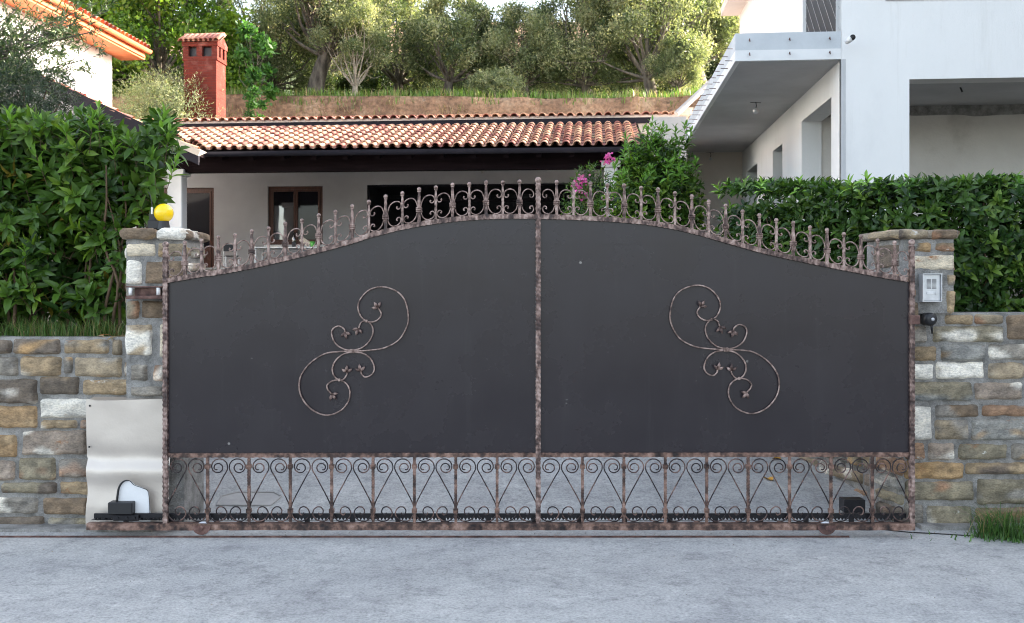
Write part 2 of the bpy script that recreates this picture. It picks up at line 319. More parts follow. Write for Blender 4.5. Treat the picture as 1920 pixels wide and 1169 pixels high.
# ------------------------------------------------------------------ stones
SC = {'tan':(.34,.25,.15),'tanorange':(.37,.235,.115),'brown':(.17,.115,.075),'dark':(.10,.08,.07),'grey':(.23,.22,.205),'greytan':(.27,.22,.155),
      'olive':(.215,.195,.14),'blue':(.22,.235,.24),'white':(.72,.69,.63),'cream':(.60,.53,.42),'rust':(.32,.18,.11),'orange':(.42,.27,.13),'mix':(.32,.26,.22)}
def mixc(a, b, t): return [a[i]*(1-t)+b[i]*t for i in range(3)]
def stone(b, x0, z0, x1, z1, y, kind, depth=.035, tf=None, back=.03):
    """one rough-faced stone in the wall plane (facing -y); tf maps wall coordinates to space"""
    w, h = x1-x0, z1-z0; nx = max(5, int(w/.022)); nz_ = max(5, int(h/.02)); sd = random.random()*100
    base = SC[kind] if kind in ('white','cream') else mixc(SC[kind],(.27,.225,.165),.28); q_=random.uniform(.85,1.15); base = [c*q_ for c in base]
    sec = random.choice([SC['rust'],SC['orange'],SC['grey'],SC['dark'],SC['white'],SC['tan'],SC['blue']]) if kind not in ('white','cream') else random.choice([SC['tan'],SC['grey'],SC['cream']])
    if kind=='mix': sec = SC['white']
    thr = random.uniform(.05,.3)+(.15 if kind in('white','cream') else 0); nf = .35 if kind in('white','cream') else 1; r = min(.016, h*.3, w*.3); V = []; Cc = []
    tl = random.uniform(-.012,.012); tr = random.uniform(-.02,.02)
    for j in range(nz_+1):
        for i in range(nx+1):
            u = i/nx; v = j/nz_
            dx = .5*w*(1-(1-u*2 if u<.5 else u*2-1)); dz = .5*h*(1-(1-v*2 if v<.5 else v*2-1))
            cx = min(1, dx/r); cz = min(1, dz/r)
            e = math.sqrt(max(0,1-(1-cx)**2))*math.sqrt(max(0,1-(1-cz)**2))
            jx = .009*nz(sd, v*h*14, u*2); jz = .009*nz(sd+9, u*w*14, v*2)
            # rounded corner outline
            kx = (1-cz)*(1-cx)*0
            px = x0+u*w; pz = z0+v*h
            cc = (1-min(1,dx/(r*1.1)))*(1-min(1,dz/(r*1.1)))
            px += (.5-u)*2*cc*.010; pz += (.5-v)*2*cc*.010
            px += jx; pz += jz
            n1 = nz(px*9+sd, pz*11, sd); n2 = nz(px*28+sd, pz*32, sd)
            yy = y-(depth*.85*e)-e*(.013*n1+.007*n2+tl*(u-.5)*2+tr*(v-.5))
            if i in (0,nx) or j in (0,nz_): yy = y+back
            V.append((px, yy, pz))
            t = nz(px*5+sd*3, pz*9+sd, 2); t = min(1,max(0,(t-thr)*5))
            f = 1+(.45*n1+.4*n2)*nf
            c = mixc(base, sec, t*.85); Cc.append([max(.01,q*f) for q in c])
    n = nx+1
    F = [(j*n+i, j*n+i+1, (j+1)*n+i+1, (j+1)*n+i) for j in range(nz_) for i in range(nx)]
    if tf: V = [tf(*q) for q in V]
    b.add(V, F, Cc)
KINDS = ['tan','greytan','brown','olive','grey','olive','blue','greytan','tanorange','dark','rust','mix','olive','white']
def random_rows(b, x0, x1, z0, z1, y, tf=None, depth=.03):
    z = z0
    while z < z1-.05:
        h = min(random.uniform(.09,.16), z1-z)
        if z1-z-h < .07: h = z1-z
        x = x0+random.uniform(-.1,0); 
        while x < x1-.03:
            w = random.uniform(.16,.42); a = max(x,x0); e = min(x+w, x1)
            if x1-e < .09: e = x1
            if e-a > .05: stone(b, a+.008, z+.008, e-.008, z+h-.010, y, random.choice(KINDS), depth, tf)
            x = e+.0001
        z += h
YW = 6.98; KW = YW/FPX
def sx(px, Y=YW): return (px-960)/FPX*Y
def szz(py, Y=YW): return CAMZ+(548-py)/FPX*Y
def px_stones(b, lst, Y, depth=.03):
    for (a, t, c, q, k) in lst: stone(b, sx(a-2.6,Y), szz(q+2.2,Y), sx(c+2.6,Y), szz(t-2.2,Y), Y, k, depth)
LW = [(-40,637,22,664,'dark'),(25,636,113,664,'dark'),(120,637,204,664,'tan'),(210,637,228,667,'greytan'),(-30,669,34,705,'grey'),(39,669,116,706,'tan'),
(121,670,135,701,'grey'),(140,670,228,708,'greytan'),(234,678,312,708,'brown'),(-60,711,70,757,'dark'),(75,706,149,741,'dark'),(155,712,253,741,'tan'),(263,716,320,741,'grey'),
(-50,761,70,803,'tanorange'),(76,748,250,785,'white'),(256,748,318,770,'cream'),(78,789,145,803,'tan'),(151,789,212,803,'rust'),(-60,815,31,857,'tanorange'),(42,808,164,853,'mix'),(172,808,260,853,'tan'),
(-40,864,27,901,'mix'),(34,858,104,900,'olive'),(111,860,178,896,'grey'),(186,862,262,900,'olive'),(3,905,107,926,'olive'),(113,903,180,928,'tan'),(-60,905,-4,926,'brown'),(188,905,270,928,'grey'),(-70,933,71,964,'grey'),
(80,934,168,966,'brown'),(176,934,280,966,'olive'),(-60,969,83,999,'dark'),(90,971,180,998,'olive'),(188,971,290,998,'brown')]
RW = [(1772,591,1824,608,'tan'),(1827,591,1881,608,'greytan'),(1888,591,1975,638,'brown'),(1750,612,1881,642,'olive'),(1700,612,1738,643,'grey'),(1700,650,1755,678,'tan'),(1763,645,1847,677,'blue'),(1854,645,1960,675,'grey'),
(1700,682,1750,712,'white'),(1755,679,1846,711,'white'),(1853,680,1918,711,'greytan'),(1925,680,2010,711,'grey'),(1700,716,1822,752,'olive'),(1827,717,1916,750,'mix'),(1923,717,1990,750,'tan'),(1700,762,1747,825,'white'),(1753,759,1834,783,'brown'),(1842,760,1960,781,'rust'),
(1753,787,1816,825,'greytan'),(1822,786,1950,826,'blue'),(1700,831,1734,862,'rust'),(1741,831,1789,863,'mix'),(1797,832,1888,862,'olive'),(1896,832,1970,862,'grey'),(1700,867,1806,899,'orange'),(1810,867,1960,890,'tan'),
(1700,903,1826,939,'olive'),(1832,898,1960,946,'olive'),(1700,946,1731,983,'grey'),(1738,949,1822,985,'olive'),(1828,952,1930,992,'brown')]
def wall_core(b, x0, x1, y0, y1, z0, z1):
    nx = max(2,int((x1-x0)/.1)); nzz = max(2,int((z1-z0)/.1)); V=[]; n=nx+1
    for j in range(nzz+1):
        for i in range(nx+1):
            x=x0+(x1-x0)*i/nx; z=z0+(z1-z0)*j/nzz; e = 0 if (j in(0,nzz) or i in (0,nx)) else 1
            V.append((x, y0-.010*e*nz(x*6,z*6,1), z))
    b.add(V,[(j*n+i,j*n+i+1,(j+1)*n+i+1,(j+1)*n+i) for j in range(nzz) for i in range(nx)])
    b.add([(x0,y0,z1),(x1,y0,z1),(x1,y1,z1),(x0,y1,z1),(x0,y1,z0),(x1,y1,z0),(x0,y0,z0),(x1,y0,z0)],[(0,1,2,3),(3,2,5,4),(0,3,4,6),(1,7,5,2)])
# left wall
t = thing('stone_wall', 'low mottled field-stone wall below the laurel with the metal motor cover against it', 'wall', (sx(0),YW,0))
def off(o, base): o.location = tuple(-c for c in base); return o
def put(b, name, m, t, smooth=False): return off(b.build(name, m, t, smooth), t.location)
zl = szz(633)
b = MB(); px_stones(b, LW, YW-.004); random_rows(b, -12, sx(-75), .0, zl, YW-.004); put(b,'stonework',M['stone'],t,True)
b = MB(); wall_core(b, -12, sx(312), YW, YW+.35, -.05, zl+.004); put(b,'mortar_core',M['mortar'],t)
# right wall
t = thing('stone_wall', 'long field-stone wall beneath the clipped hedge, grass tuft at its foot', 'wall', (sx(1850),YW,0))
zr = szz(588)
b = MB(); px_stones(b, RW, YW-.004); random_rows(b, sx(2020), 12, .0, zr, YW-.004); put(b,'stonework',M['stone'],t,True)
b = MB(); wall_core(b, sx(1706), 12, YW, YW+.35, -.05, zr+.004); put(b,'mortar_core',M['mortar'],t)
# inner retaining wall
def poly_wall(b, bm, pts, z0, z1, y_in=True):
    for (a, c) in zip(pts[:-1], pts[1:]):
        a = np.array(a); c = np.array(c); dv = c-a; L = np.linalg.norm(dv); dv = dv/L; nrm = np.array([-dv[1], dv[0]])   # faces left of travel
        tf = lambda x,y,z: (a[0]+dv[0]*x-nrm[0]*y, a[1]+dv[1]*x-nrm[1]*y, z)
        random_rows(b, 0, L, z0, z1, 0, tf, .03)
        q=[tf(0,0,z0-.3),tf(L,0,z0-.3),tf(L,0,z1),tf(0,0,z1),tf(0,.3,z1),tf(L,.3,z1),tf(0,.3,z0-.3),tf(L,.3,z0-.3)]
        bm.add(q,[(0,1,2,3),(3,2,5,4),(4,5,7,6)])
t = thing('retaining_wall', 'dark field-stone wall lining the right side of the driveway behind the gate', 'wall', (2.6,8,0))
b=MB(); bm=MB(); poly_wall(b,bm,[(2.80,7.34),(2.45,8.6),(1.78,9.7)],.0,1.42); 
put(b,'stonework',M['stone'],t,True); put(bm,'mortar_core',M['mortar'],t)
b=MB(); b.add([(2.8,7.34,1.42),(2.45,8.6,1.42),(1.78,9.7,1.42),(1.78,20,2.1),(3.2,20,2.1),(3.2,7.1,1.42)],[(0,1,2,3,4,5)]); struct(b.build('terrace_edge',M['soil']))
b=MB(); b.add([(1.78,9.7,.2),(1.78,20,2.0),(1.78,20,2.1),(1.78,9.7,1.42)],[(0,1,2,3)]); b.add([(1.9,9.7,.2),(1.9,20,2.0),(1.9,20,2.09),(1.9,9.7,1.41)],[(0,1,2,3)]); o=b.build('retaining_wall',M['plaster_grey']); tag(o,'plain grey rendered garden wall running up to the house on the right of the driveway','wall')
# left inner wall
t = thing('retaining_wall','pale rendered wall lining the left side of the driveway behind the gate','wall',(-2.9,8,0))
b=MB(); 
for (x,y,x2,y2) in [(-2.42,7.34,-3.05,8.7),(-3.05,8.7,-4.1,20)]:
    z2a=1.3; z2b=1.38 if y<8 else 2.2
    b.add([(x,y,-.1),(x2,y2,-.1),(x2,y2,z2b),(x,y,z2a),(x-.2,y,-.1),(x2-.2,y2,-.1),(x2-.2,y2,z2b),(x-.2,y,z2a)],[(0,1,2,3),(3,2,6,7),(4,7,6,5),(0,3,7,4)])
put(b,'wall_face',M['mortar'],t)
b=MB(); b.add([(-2.6,7.3,1.24),(-3.2,8.7,1.3),(-4.2,20,2.13),(-3.0,20,2.13),(-3.2,7.3,1.24)],[(0,1,2,4)]); struct(b.build('garden_edge',M['soil']))

# pillars
YP = 6.88
def spx(lst, b, Y, depth): 
    for (a, t_, c, q, k) in lst: stone(b, sx(a-2.5,Y), szz(q+2,Y), sx(c+2.5,Y), szz(t_-2,Y), Y, k, depth)
t = thing('gate_pillar','squat stone gate pillar with white blocks, carrying the yellow lamp','pillar',(sx(290,YP),YP,0))
b=MB(); spx([(236,456,294,482,'cream'),(297,455,345,484,'greytan'),(236,488,268,535,'white'),(271,489,345,534,'brown'),(236,541,345,558,'grey'),(235,564,262,600,'olive'),(264,564,345,598,'brown'),(235,608,286,668,'white'),(298,606,345,672,'cream')],b,YP,.02)
random_rows(b, sx(240,YP), sx(316,YP), 0, szz(678,YP), YP)
for side in (-1,1):
    X = sx(237 if side<0 else 345,YP)
    tf = (lambda x,y,z,X=X: (X-y, YP+.44-x, z)) if side>0 else (lambda x,y,z,X=X: (X+y, YP+x, z))
    random_rows(b, 0.0, .44, 0.0 if side<0 else .95, szz(456,YP), 0, tf, .02)
put(b,'stonework',M['stone'],t,True)
b=MB(); wall_core(b, sx(237,YP), sx(345,YP), YP, YP+.44, -.05, szz(448,YP)); put(b,'mortar_core',M['mortar'],t)
b=MB(); YC=YP-.03
for (a,t_,c,q,k) in [(224,428,293,449,'brown'),(294,429,349,450,'white')]:
    x0,x1,z0,z1=sx(a,YC),sx(c,YC),szz(q,YC),szz(t_,YC)
    stone(b,x0,z0,x1,z1,YC,k,.025,back=.0)
    stone(b,x0,0,x1,.5,0,k,.012,tf=lambda x,y,z: (x,YC+z,z1-.012-y),back=.02)
x0,x1=sx(224,YC),sx(349,YC)
for X,sg in ((x0,-1),(x1,1)):
    tf=(lambda x,y,z,X=X:(X+y,YC+x,z)) if sg<0 else (lambda x,y,z,X=X:(X-y,YC+.5-x,z))
    stone(b,0,szz(449,YC),.5,szz(429,YC),0,'brown',.01,tf)
b.box(x0+.012,YC+.012,szz(449,YC)+.003,x1-.012,YC+.49,szz(449,YC)+.02,(.2,.18,.15))
put(b,'cap',M['stone'],t,True)
# right pillar
YPL=YP; YP=6.955
t = thing('gate_pillar','stone gate pillar with splayed stone cap, intercom and round lock on its face','pillar',(sx(1740,YP),YP,0))
b=MB(); spx([(1690,455,1746,474,'orange'),(1752,454,1789,472,'greytan'),(1712,478,1789,507,'cream'),(1776,514,1789,537,'grey'),(1776,544,1789,588,'tan'),(1700,514,1716,560,'rust'),(1700,566,1722,600,'brown')],b,YP,.02)
ml=(sx(1640,YP+.30),YP+.30); ms=(sx(1690,YP),YP)
L=math.dist(ml,ms); dv=((ms[0]-ml[0])/L,(ms[1]-ml[1])/L); nn=(-dv[1],dv[0])
tf=lambda x,y,z:(ml[0]+dv[0]*x+nn[0]*y, ml[1]+dv[1]*x+nn[1]*y, z)
random_rows(b,0,L,.0,szz(452,YP),0,tf,.018)
X=sx(1788,YP); random_rows(b,0,.44,szz(584,YP),szz(452,YP),0,lambda x,y,z:(X-y,YP+x,z) ,.015)
put(b,'stonework',M['stone'],t,True)
YC=YP-.03
b=MB(); pl=[(ms[0],YP+.045),(X-.01,YP+.045),(X-.01,YP+.46),(ml[0]+.02,YP+.46),(ml[0]+.02,ml[1]+.03)]; n=5
b.add([(x,y,-.05) for x,y in pl]+[(x,y,szz(588)) for x,y in pl],[(i,(i+1)%n,n+(i+1)%n,n+i) for i in range(n)])
pl=[(ms[0],YP),(X,YP),(X,YP+.46),(ml[0],YP+.46),(ml[0],ml[1])]; n=len(pl); zt=szz(449,YP)
b.add([(x,y,szz(588)) for x,y in pl]+[(x,y,zt) for x,y in pl],[(i,(i+1)%n,n+(i+1)%n,n+i) for i in range(n)]+[tuple(range(n,2*n))]); put(b,'mortar_core',M['mortar'],t)
b=MB(); zc0,zc1=szz(448,YC),szz(430,YC)
stone(b,sx(1682,YC),zc0,sx(1744,YC),zc1,YC,'greytan',.03); stone(b,sx(1746,YC),zc0,sx(1798,YC),zc1,YC,'brown',.03)
cl=(sx(1630,YC+.32),YC+.32); cs=(sx(1683,YC),YC-.01); L=math.dist(cl,cs); dv2=((cs[0]-cl[0])/L,(cs[1]-cl[1])/L)
stone(b,0,zc0,L,zc1,0,'greytan',.03,lambda x,y,z:(cl[0]+dv2[0]*x-dv2[1]*y, cl[1]+dv2[1]*x+dv2[0]*y, z))
Xc=sx(1797,YC); stone(b,0,zc0,.52,zc1,0,'brown',.01,lambda x,y,z:(Xc-y,YC+x,z))
pl=[(cs[0],YC+.02),(Xc,YC+.01),(Xc,YC+.52),(cl[0],YC+.52),(cl[0]+.01,cl[1])]; n=5
b.add([(x,y,zc0+.004) for x,y in pl]+[(x,y,zc1-.006) for x,y in pl],[(i,(i+1)%n,n+(i+1)%n,n+i) for i in range(n)]+[tuple(range(n,2*n)),tuple(range(n))[::-1]],(.25,.22,.18))
put(b,'cap',M['stone'],t,True)

# ------------------------------------------------------------------ the gate
YG = 6.667; K = 280.0
gate = thing('sliding_gate','wide arched sliding gate of dark sheet metal with coppery wrought-iron scrolls','gate',(0,YG,0))
def g(px, py, y=0.): return ((px-960)/K, y, CAMZ+(548-py)/K)
def hammered(seed, per=.045, amp=.10): 
    return lambda L, th: 1+amp*math.sin(L*2*math.pi/per+seed)+.06*nz(L*40, th, seed)
def bar(name, pts, r, m, sq=True, par=gate, step=.004, amp=.09, per=.045):
    pts = np.asarray(pts,float); out=[]
    for a,c in zip(pts[:-1],pts[1:]):
        n=max(1,int(np.linalg.norm(c-a)/step)); out += [a+(c-a)*i/n for i in range(n)]
    out.append(pts[-1]); b=MB(); sd_=random.random()*50; b.tube(out,r*1.24,n=4,square=True,rfun=lambda L,th:1+.085*math.sin(L*2*math.pi/per+.6*nz(L*12,sd_,1)+(1.2 if th>3.2 else 0))+.10*nz(L*38,sd_,th))
    return b.build(name,m,par,smooth=not sq)
arch=[(311,527),(324.5,524.7),(378,515.5),(413.5,510.5),(480,498),(547,482.4),(609,466.9),(660,453),(692,442.8),(754,427),(816.4,416),(879,409.5),(942,406.5),(1008,406.8),(1080,408.6),(1173,414),(1237,421.5),(1300,434.6),(1363,452.4),(1426,470),(1490,484.5),(1553,497.5),(1616,509.5),(1660,518),(1708,526)]
AX=[a[0] for a in arch]; 
acr=catmull([(a[0],a[1],0) for a in arch],6); 
def ay(px): return float(np.interp(px, acr[:,0], acr[:,1]))
b=MB(); pts=[g(q[0],q[1]) for q in acr if 312<=q[0]<=1707]; pts2=[]
for i in range(len(pts)-1):
    n=max(1,int(math.dist(pts[i],pts[i+1])/.004)); pts2+=[tuple(np.array(pts[i])+(np.array(pts[i+1])-np.array(pts[i]))*k/n) for k in range(n)]
pts2.append(pts[-1]); b.tube(pts2,.0225,n=4,square=True,rfun=lambda L,th:1+.07*math.sin(L*2*math.pi/.036+.7*nz(L*9,2,1)+(1.2 if th>3.2 else 0))+.10*nz(L*34,1,th)); b.build('top_rail',M['iron'],gate)
for (px,top,r,m) in ((311,466,.0178,M['iron']),(1009,345,.0185,M['iron']),(1709,462,.0178,M['iron'])):
    o=bar('gate_post',[g(px,985,-.004),g(px,top,-.004)],r,m,per=.032)
    b=MB(); x,y,z=g(px,top,-.004); b.sphere((x,y,z+.024),.0225); b.tube([(x,y,z-.010),(x,y,z+.006)],.016,n=10); b.build('ball',M['iron_light'],o,True)
bar('middle_rail',[g(311,854,.002),g(1709,852.5,.002)],.0165,M['iron_low'],amp=.10)
b=MB(); x0,_,z0=g(165,993); x1,_,z1=g(1713,980.5)
N_=300; V=[]
for i in range(N_+1):
    x=x0+(x1-x0)*i/N_
    for (yy,zz) in ((-.028,z0),(-.028,z1),(.028,z1),(.028,z0)): V.append((x+.0,yy-.003*nz(x*15,zz*30,1)*(1 if yy<0 else 0),zz+.0025*nz(x*12,zz*9,yy)))
b.add(V,[(4*i+k,4*i+(k+1)%4,4*i+4+(k+1)%4,4*i+4+k) for i in range(N_) for k in range(4)]+[(3,2,1,0),(4*N_,4*N_+1,4*N_+2,4*N_+3)]); b.build('bottom_rail',M['iron_low'],gate)
# panels
for (a,c) in ((315,1004.5),(1013.5,1705)):
    n=60; xs=np.linspace(a,c,n); V=[]
    for y_ in (.004,.012):
        for x in xs: V.append(g(x,ay(x)+3,y_)); 
        for x in xs: V.append(g(x,852,y_))
    F=[]
    for i in range(n-1): F.append((i,n+i,n+i+1,i+1)); F.append((2*n+i,2*n+i+1,3*n+i+1,3*n+i))
    b=MB(); b.add(V,F); p=b.build('panel',M['panel'],gate)
    # overlapped upper sheet: a shallow step line where the two sheets meet
    xa=[x for x in xs if ay(x)+10<457]
    if len(xa)>2:
        b=MB(); V=[g(x,ay(x)+3,.0015) for x in xa]+[g(x,458,.0015) for x in xa]+[g(x,458,.0038) for x in xa]; k=len(xa)
        F=[(i,k+i,k+i+1,i+1) for i in range(k-1)]+[(k+i,2*k+i,2*k+i+1,k+i+1) for i in range(k-1)]
        b.add(V,F); b.build('upper_sheet',M['panel'],p)
# upper pickets and C scrolls
left=[346.7+31.37*i for i in range(21)]; right=[1043.7+31.67*i for i in range(21)]
def picket(px,thick):
    base=ay(px); x,y,z0=g(px,base-1,-.002); H=.232 if not thick else .238
    z1=z0+H-.018; r=.0085 if not thick else .0105
    b=MB(); n=22; pts=[(x,y,z0+(z1-z0)*i/(n-1)) for i in range(n)]
    rr=[r*1.3*(1 if i<n*.7 else 1-.42*(i-n*.7)/(n*.3))*(1+.07*math.sin(i*1.9)) for i in range(n)]
    b.tube(pts,rr,n=4,square=True); o=b.build('picket',M['iron'] if thick else M['iron_light'],gate)
    b=MB(); b.sphere((x,y,z1+.010),.0142,12,8); b.tube([(x,y,z1-.008),(x,y,z1-.002)],.0115,n=8); b.build('ball_finial',M['iron_light'],o,True)
    if thick:
        b=MB(); zc=z0+.092
        for k in range(3): b.cbox(x-.0205,y-.017,zc-.016+k*.0115,x+.0205,y+.017,zc-.006+k*.0115,.003)
        b.build('collar',M['iron'],o)
cs_shape=[(.80,.665),(.74,.60),(.63,.615),(.585,.71),(.66,.83),(.79,.90),(.93,.83),(1.0,.70)]
def cscroll(pa,pb,dz=0):
    """back of the C rests on the thick picket at pa, curls open towards pb"""
    xa=g(pa,0)[0]; xb=g(pb,0)[0]; sgn=1 if xb>xa else -1; w=abs(xb-xa)-.016; 
    za=g(pa,ay(pa)-5)[2]; zb=g(pb,ay(pb)-5)[2]
    # outline in (t across 0..1, s height)
    S=[(.70,.118),(.62,.128),(.58,.141),(.66,.152),(.82,.150),(.93,.137),(.98,.120)]
    up=[(.72,.130),(.66,.122),(.74,.112),(.88,.113),(.97,.125),(.93,.148),(.72,.163),(.45,.165),(.20,.150),(.05,.118),(.0,.088)]
    lo=[(.0,.080),(.04,.055),(.16,.026),(.40,.006),(.68,.004),(.90,.016),(.97,.036),(.88,.052),(.74,.053),(.66,.043),(.73,.035)]
    pts=[]
    for (t_,s_) in up+lo:
        zz=za+(zb-za)*t_+s_; pts.append((xa+sgn*(.010+t_*w),.0,zz))
    c=catmull(pts,5); b=MB(); n=len(c); rr=np.full(n,.0046); rr[:5]=np.linspace(.007,.0046,5); rr[-5:]=np.linspace(.0046,.007,5)
    b.tube(c,rr,n=6); b.build('scroll',M['iron_light'],gate,True)
for side in (left,right):
    for i,px in enumerate(side): picket(px, i%2==0)
for i in range(0,21,2):
    cscroll(left[i], left[i-1] if i else 315); cscroll(left[i], left[i+1] if i<20 else 1003)
    cscroll(right[i], right[i-1] if i else 1015); cscroll(right[i], right[i+1] if i<20 else 1705)
# lower pickets
low=[389.6+77.5*i for i in range(8)]; lowr=[1092+77.6*i for i in range(8)]
for px in low+lowr:
    o=bar('baluster',[g(px,981,-.003),g(px,857,-.003)],.0105,M['iron_low'],per=.02)
    for (yy) in (874.5,957.5):
        b=MB(); x,y,z=g(px,yy,-.003)
        for k in (-1,0,1): b.cbox(x-.0165,y-.018,z-.0055+k*.0095,x+.0165,y+.018,z+.0045+k*.0095,.002)
        b.build('collar',M['iron_low'],o)
def heart(c,s,w):
    """one S-scroll: s=-1 left, +1 right; c bay centre px, w half-bay px"""
    Z=[(11.5,63),(14.5,60),(18,63),(17,68.5),(11.5,70.5),(6.5,66),(6.8,57)]
    sp=[]
    # top spiral centred (cx=22.5, y=877) in photo pixels
    cx,cy=20.5,877.5
    for k in range(0,24):
        a=-200+k*32; rr=2.2+ (15.6-2.2)*(k/23.)**1.05
        cxx=cx+ (k/23.)*(-3.0+0) ; cyy=cy+(k/23.)*(-3.0)
        sp.append((cxx+rr*math.cos(math.radians(a)), cyy+rr*math.sin(math.radians(a))*1.0))
    return sp
def spiral(cx0,cy0,r0,cx1,cy1,r1,a0,a1,n):
    out=[]
    for k in range(n+1):
        t=k/n; a=math.radians(a0+(a1-a0)*t); q=t**.9
        r=r0+(r1-r0)*q; out.append((cx0+(cx1-cx0)*q+r*math.cos(a), cy0+(cy1-cy0)*q-r*math.sin(a)))
    return out
def lower_scroll(c,s,w):
    # coordinates: distance from bay centre (positive outwards), photo y
    # top: from inner curl, counter-rotating outward till it meets the centre line heading down
    top=spiral(22,878,2.5, 17.2,874.5,15.8, -120,-120+ (120+540+10),22)   # end angle 550 = 190deg -> at centre side
    k=w/38.0
    straight=[(3.5,884),(9,893.5),(16,907),(24,922),(31,936),(35.2,946)]
    bot=spiral(18.5,963,14.5,18.0,965,12.8,0,0,1)
    lo=[(36.8,955),(36,964),(32,972),(24.5,977.5),(15,977),(7,972),(3,964.5),(5,956),(11,951),(18,951.5),(22,957),(21,963.5),(16,966),(13.5,961.5)]
    P_=[(x*k,y) for x,y in top+straight+lo]
    P3=[((c+s*x-960)/K, .0, CAMZ+(548-y)/K) for x,y in P_]
    cc=catmull(P3,4); b=MB(); rr=np.full(len(cc),.0045)
    b.tube(cc,rr,n=6,rfun=lambda L,th:1+.12*math.sin(L*240+th)); b.build('lower_scroll',M['iron_dark'],gate,True)
bnd=[313]+low+[1009]; bnd2=[1010]+lowr+[1708]
for bd in (bnd,bnd2):
    for a,c in zip(bd[:-1],bd[1:]):
        for s in (-1,1): lower_scroll((a+c)/2,s,(c-a)/2)
# ornaments
OC=(505,578)
ORN=[[(505,580),(640,572),(760,552),(870,490),(935,380),(943,290),(915,180),(850,110),(740,76),(640,100),(570,170),(550,240),(575,310),(620,345),(670,350),(715,325),(732,285),(708,242)],
[(505,574),(580,553),(640,500),(668,430),(655,375),(615,343),(575,355),(555,400)],
[(505,574),(440,563),(375,520),(345,450),(355,405),(400,383),(440,405),(450,430)],
[(505,580),(400,583),(290,600),(180,670),(110,760),(90,850),(110,940),(170,1020),(250,1068),(330,1078),(420,1040),(475,970),(487,900),(465,840),(410,806),(350,812),(310,845),(315,880),(345,915)],
[(505,584),(430,605),(370,660),(350,720),(365,775),(400,803),(435,800),(462,765),(465,745)],
[(505,584),(590,597),(650,640),(678,710),(660,760),(610,782),(580,760),(572,735)]]
def orn(cx,cy,mir):
    root=None
    for c in ORN:
        pts=[((cx+mir*(x-OC[0])/4.177-960)/K, -.012+.0*i, CAMZ+(548-(cy+(y-OC[1])/4.177))/K) for i,(x,y) in enumerate(c)]
        cc=catmull(pts,8); b=MB(); n=len(cc); b.tube(cc,.0056,n=6,rfun=lambda L,th:1+.08*math.sin(L*160+th*2))
        if root is None: root=b.build('ornament',M['iron_light'],gate,True)
        else: b.build('scroll_rod',M['iron_light'],root,True)
        p=np.array(cc[-1]); dd=p-np.array(cc[-5]); dd/=np.linalg.norm(dd)
        b=MB(); base=math.atan2(dd[2],dd[0])
        for ang,ln,wd in ((base,.050,.021),(base+.95,.044,.019),(base-.95,.044,.019)):
            dx,dz=math.cos(ang),math.sin(ang); nx_,nz_2=-dz,dx; V=[]; 
            for i in range(7):
                t_=i/6; ww=wd*math.sin(min(1,t_*1.05)*math.pi)**.7 if 0<t_<1 else .001
                yb=-.016*math.sin(t_*math.pi*.9)
                for q,yo in ((-1,.004),(0,-.004),(1,.004)): V.append((p[0]+dx*ln*t_+nx_*ww*q*.5, p[1]-.004+yb+yo, p[2]+dz*ln*t_+nz_2*ww*q*.5))
            b.add(V,[(3*i+j,3*i+j+1,3*i+4+j,3*i+3+j) for i in range(6) for j in range(2)])
        b.build('leaf',M['iron'],root,True)
    b=MB(); x,y,z=((cx-960)/K,-.012,CAMZ+(548-cy)/K)
    for k in (-1,0,1): b.cbox(x-.006+k*.009,y-.012,z-.014,x+.002+k*.009,y+.006,z+.014,.002)
    b.build('collar',M['iron_light'],root)
    for (u,v) in ((617,344),(405,804)):
        b=MB(); x=(cx+mir*(u-OC[0])/4.177-960)/K; z=CAMZ+(548-(cy+(v-OC[1])/4.177))/K; b.cbox(x-.008,-.024,z-.010,x+.008,-.004,z+.010,.003); b.build('collar',M['iron_light'],root)
orn(660.9,658.4,1); orn(1361,655.5,-1)
# gear rack, teeth downwards
b=MB(); x0=g(172,0)[0]; x1=g(1703,0)[0]; z1=g(0,965.5)[2]; z0=g(0,973.5)[2]; b.box(x0,.034,z0,x1,.056,z1)
n=int((x1-x0)/.0235)
for i in range(n):
    x=x0+.0235*i; b.add([(x,.034,z0+.0005),(x+.020,.034,z0+.0005),(x+.013,.034,z0-.014),(x+.007,.034,z0-.014),(x,.056,z0+.0005),(x+.020,.056,z0+.0005),(x+.013,.056,z0-.014),(x+.007,.056,z0-.014)],[(3,2,1,0),(4,5,6,7),(0,4,7,3),(1,2,6,5),(3,7,6,2)])
for i in range(18):
    x=x0+.2+i*.305; b.box(x,.03,z0-.028,x+.035,.034-.0005,z1-.005)
b.build('gear_rack',M['rackm'],gate)
b=MB(); xa=g(168,0)[0]; xb=g(312,0)[0]; b.box(xa,.02,g(0,977)[2],xb,.060,g(0,972)[2]-.016+.0); 
for k in range(8): xx=xa+.03+k*.06; b.tube([(xx,.018,g(0,975)[2]),(xx,.03,g(0,975)[2])],.007,n=6)
b.build('rack_bracket',M['rackm'],gate)
for px in (381,1547):
    x,_,z=g(px,990); zc=.0635
    b=MB(); 
    n=18; pr=[(x+.062*math.cos(math.pi+math.pi*i/n), .088+.062*math.sin(math.pi+math.pi*i/n)) for i in range(n+1)]
    V=[(a,-.040,c) for a,c in pr]+[(a,.040,c) for a,c in pr]; m_=n+1
    b.add(V,[tuple(range(m_)),tuple(range(m_,2*m_))[::-1]]+[(i,i+1,m_+i+1,m_+i) for i in range(3)]+[(i,i+1,m_+i+1,m_+i) for i in range(n-3,n)])
    b.tube([(x,-.052,.075),(x,-.0395,.075)],.014,n=6)
    o=b.build('wheel_housing',M['rust'],gate)
    b=MB(); b.tube([(x,-.015,.062),(x,.015,.062)],.046,n=28); b.build('wheel',M['alu'],o,True)
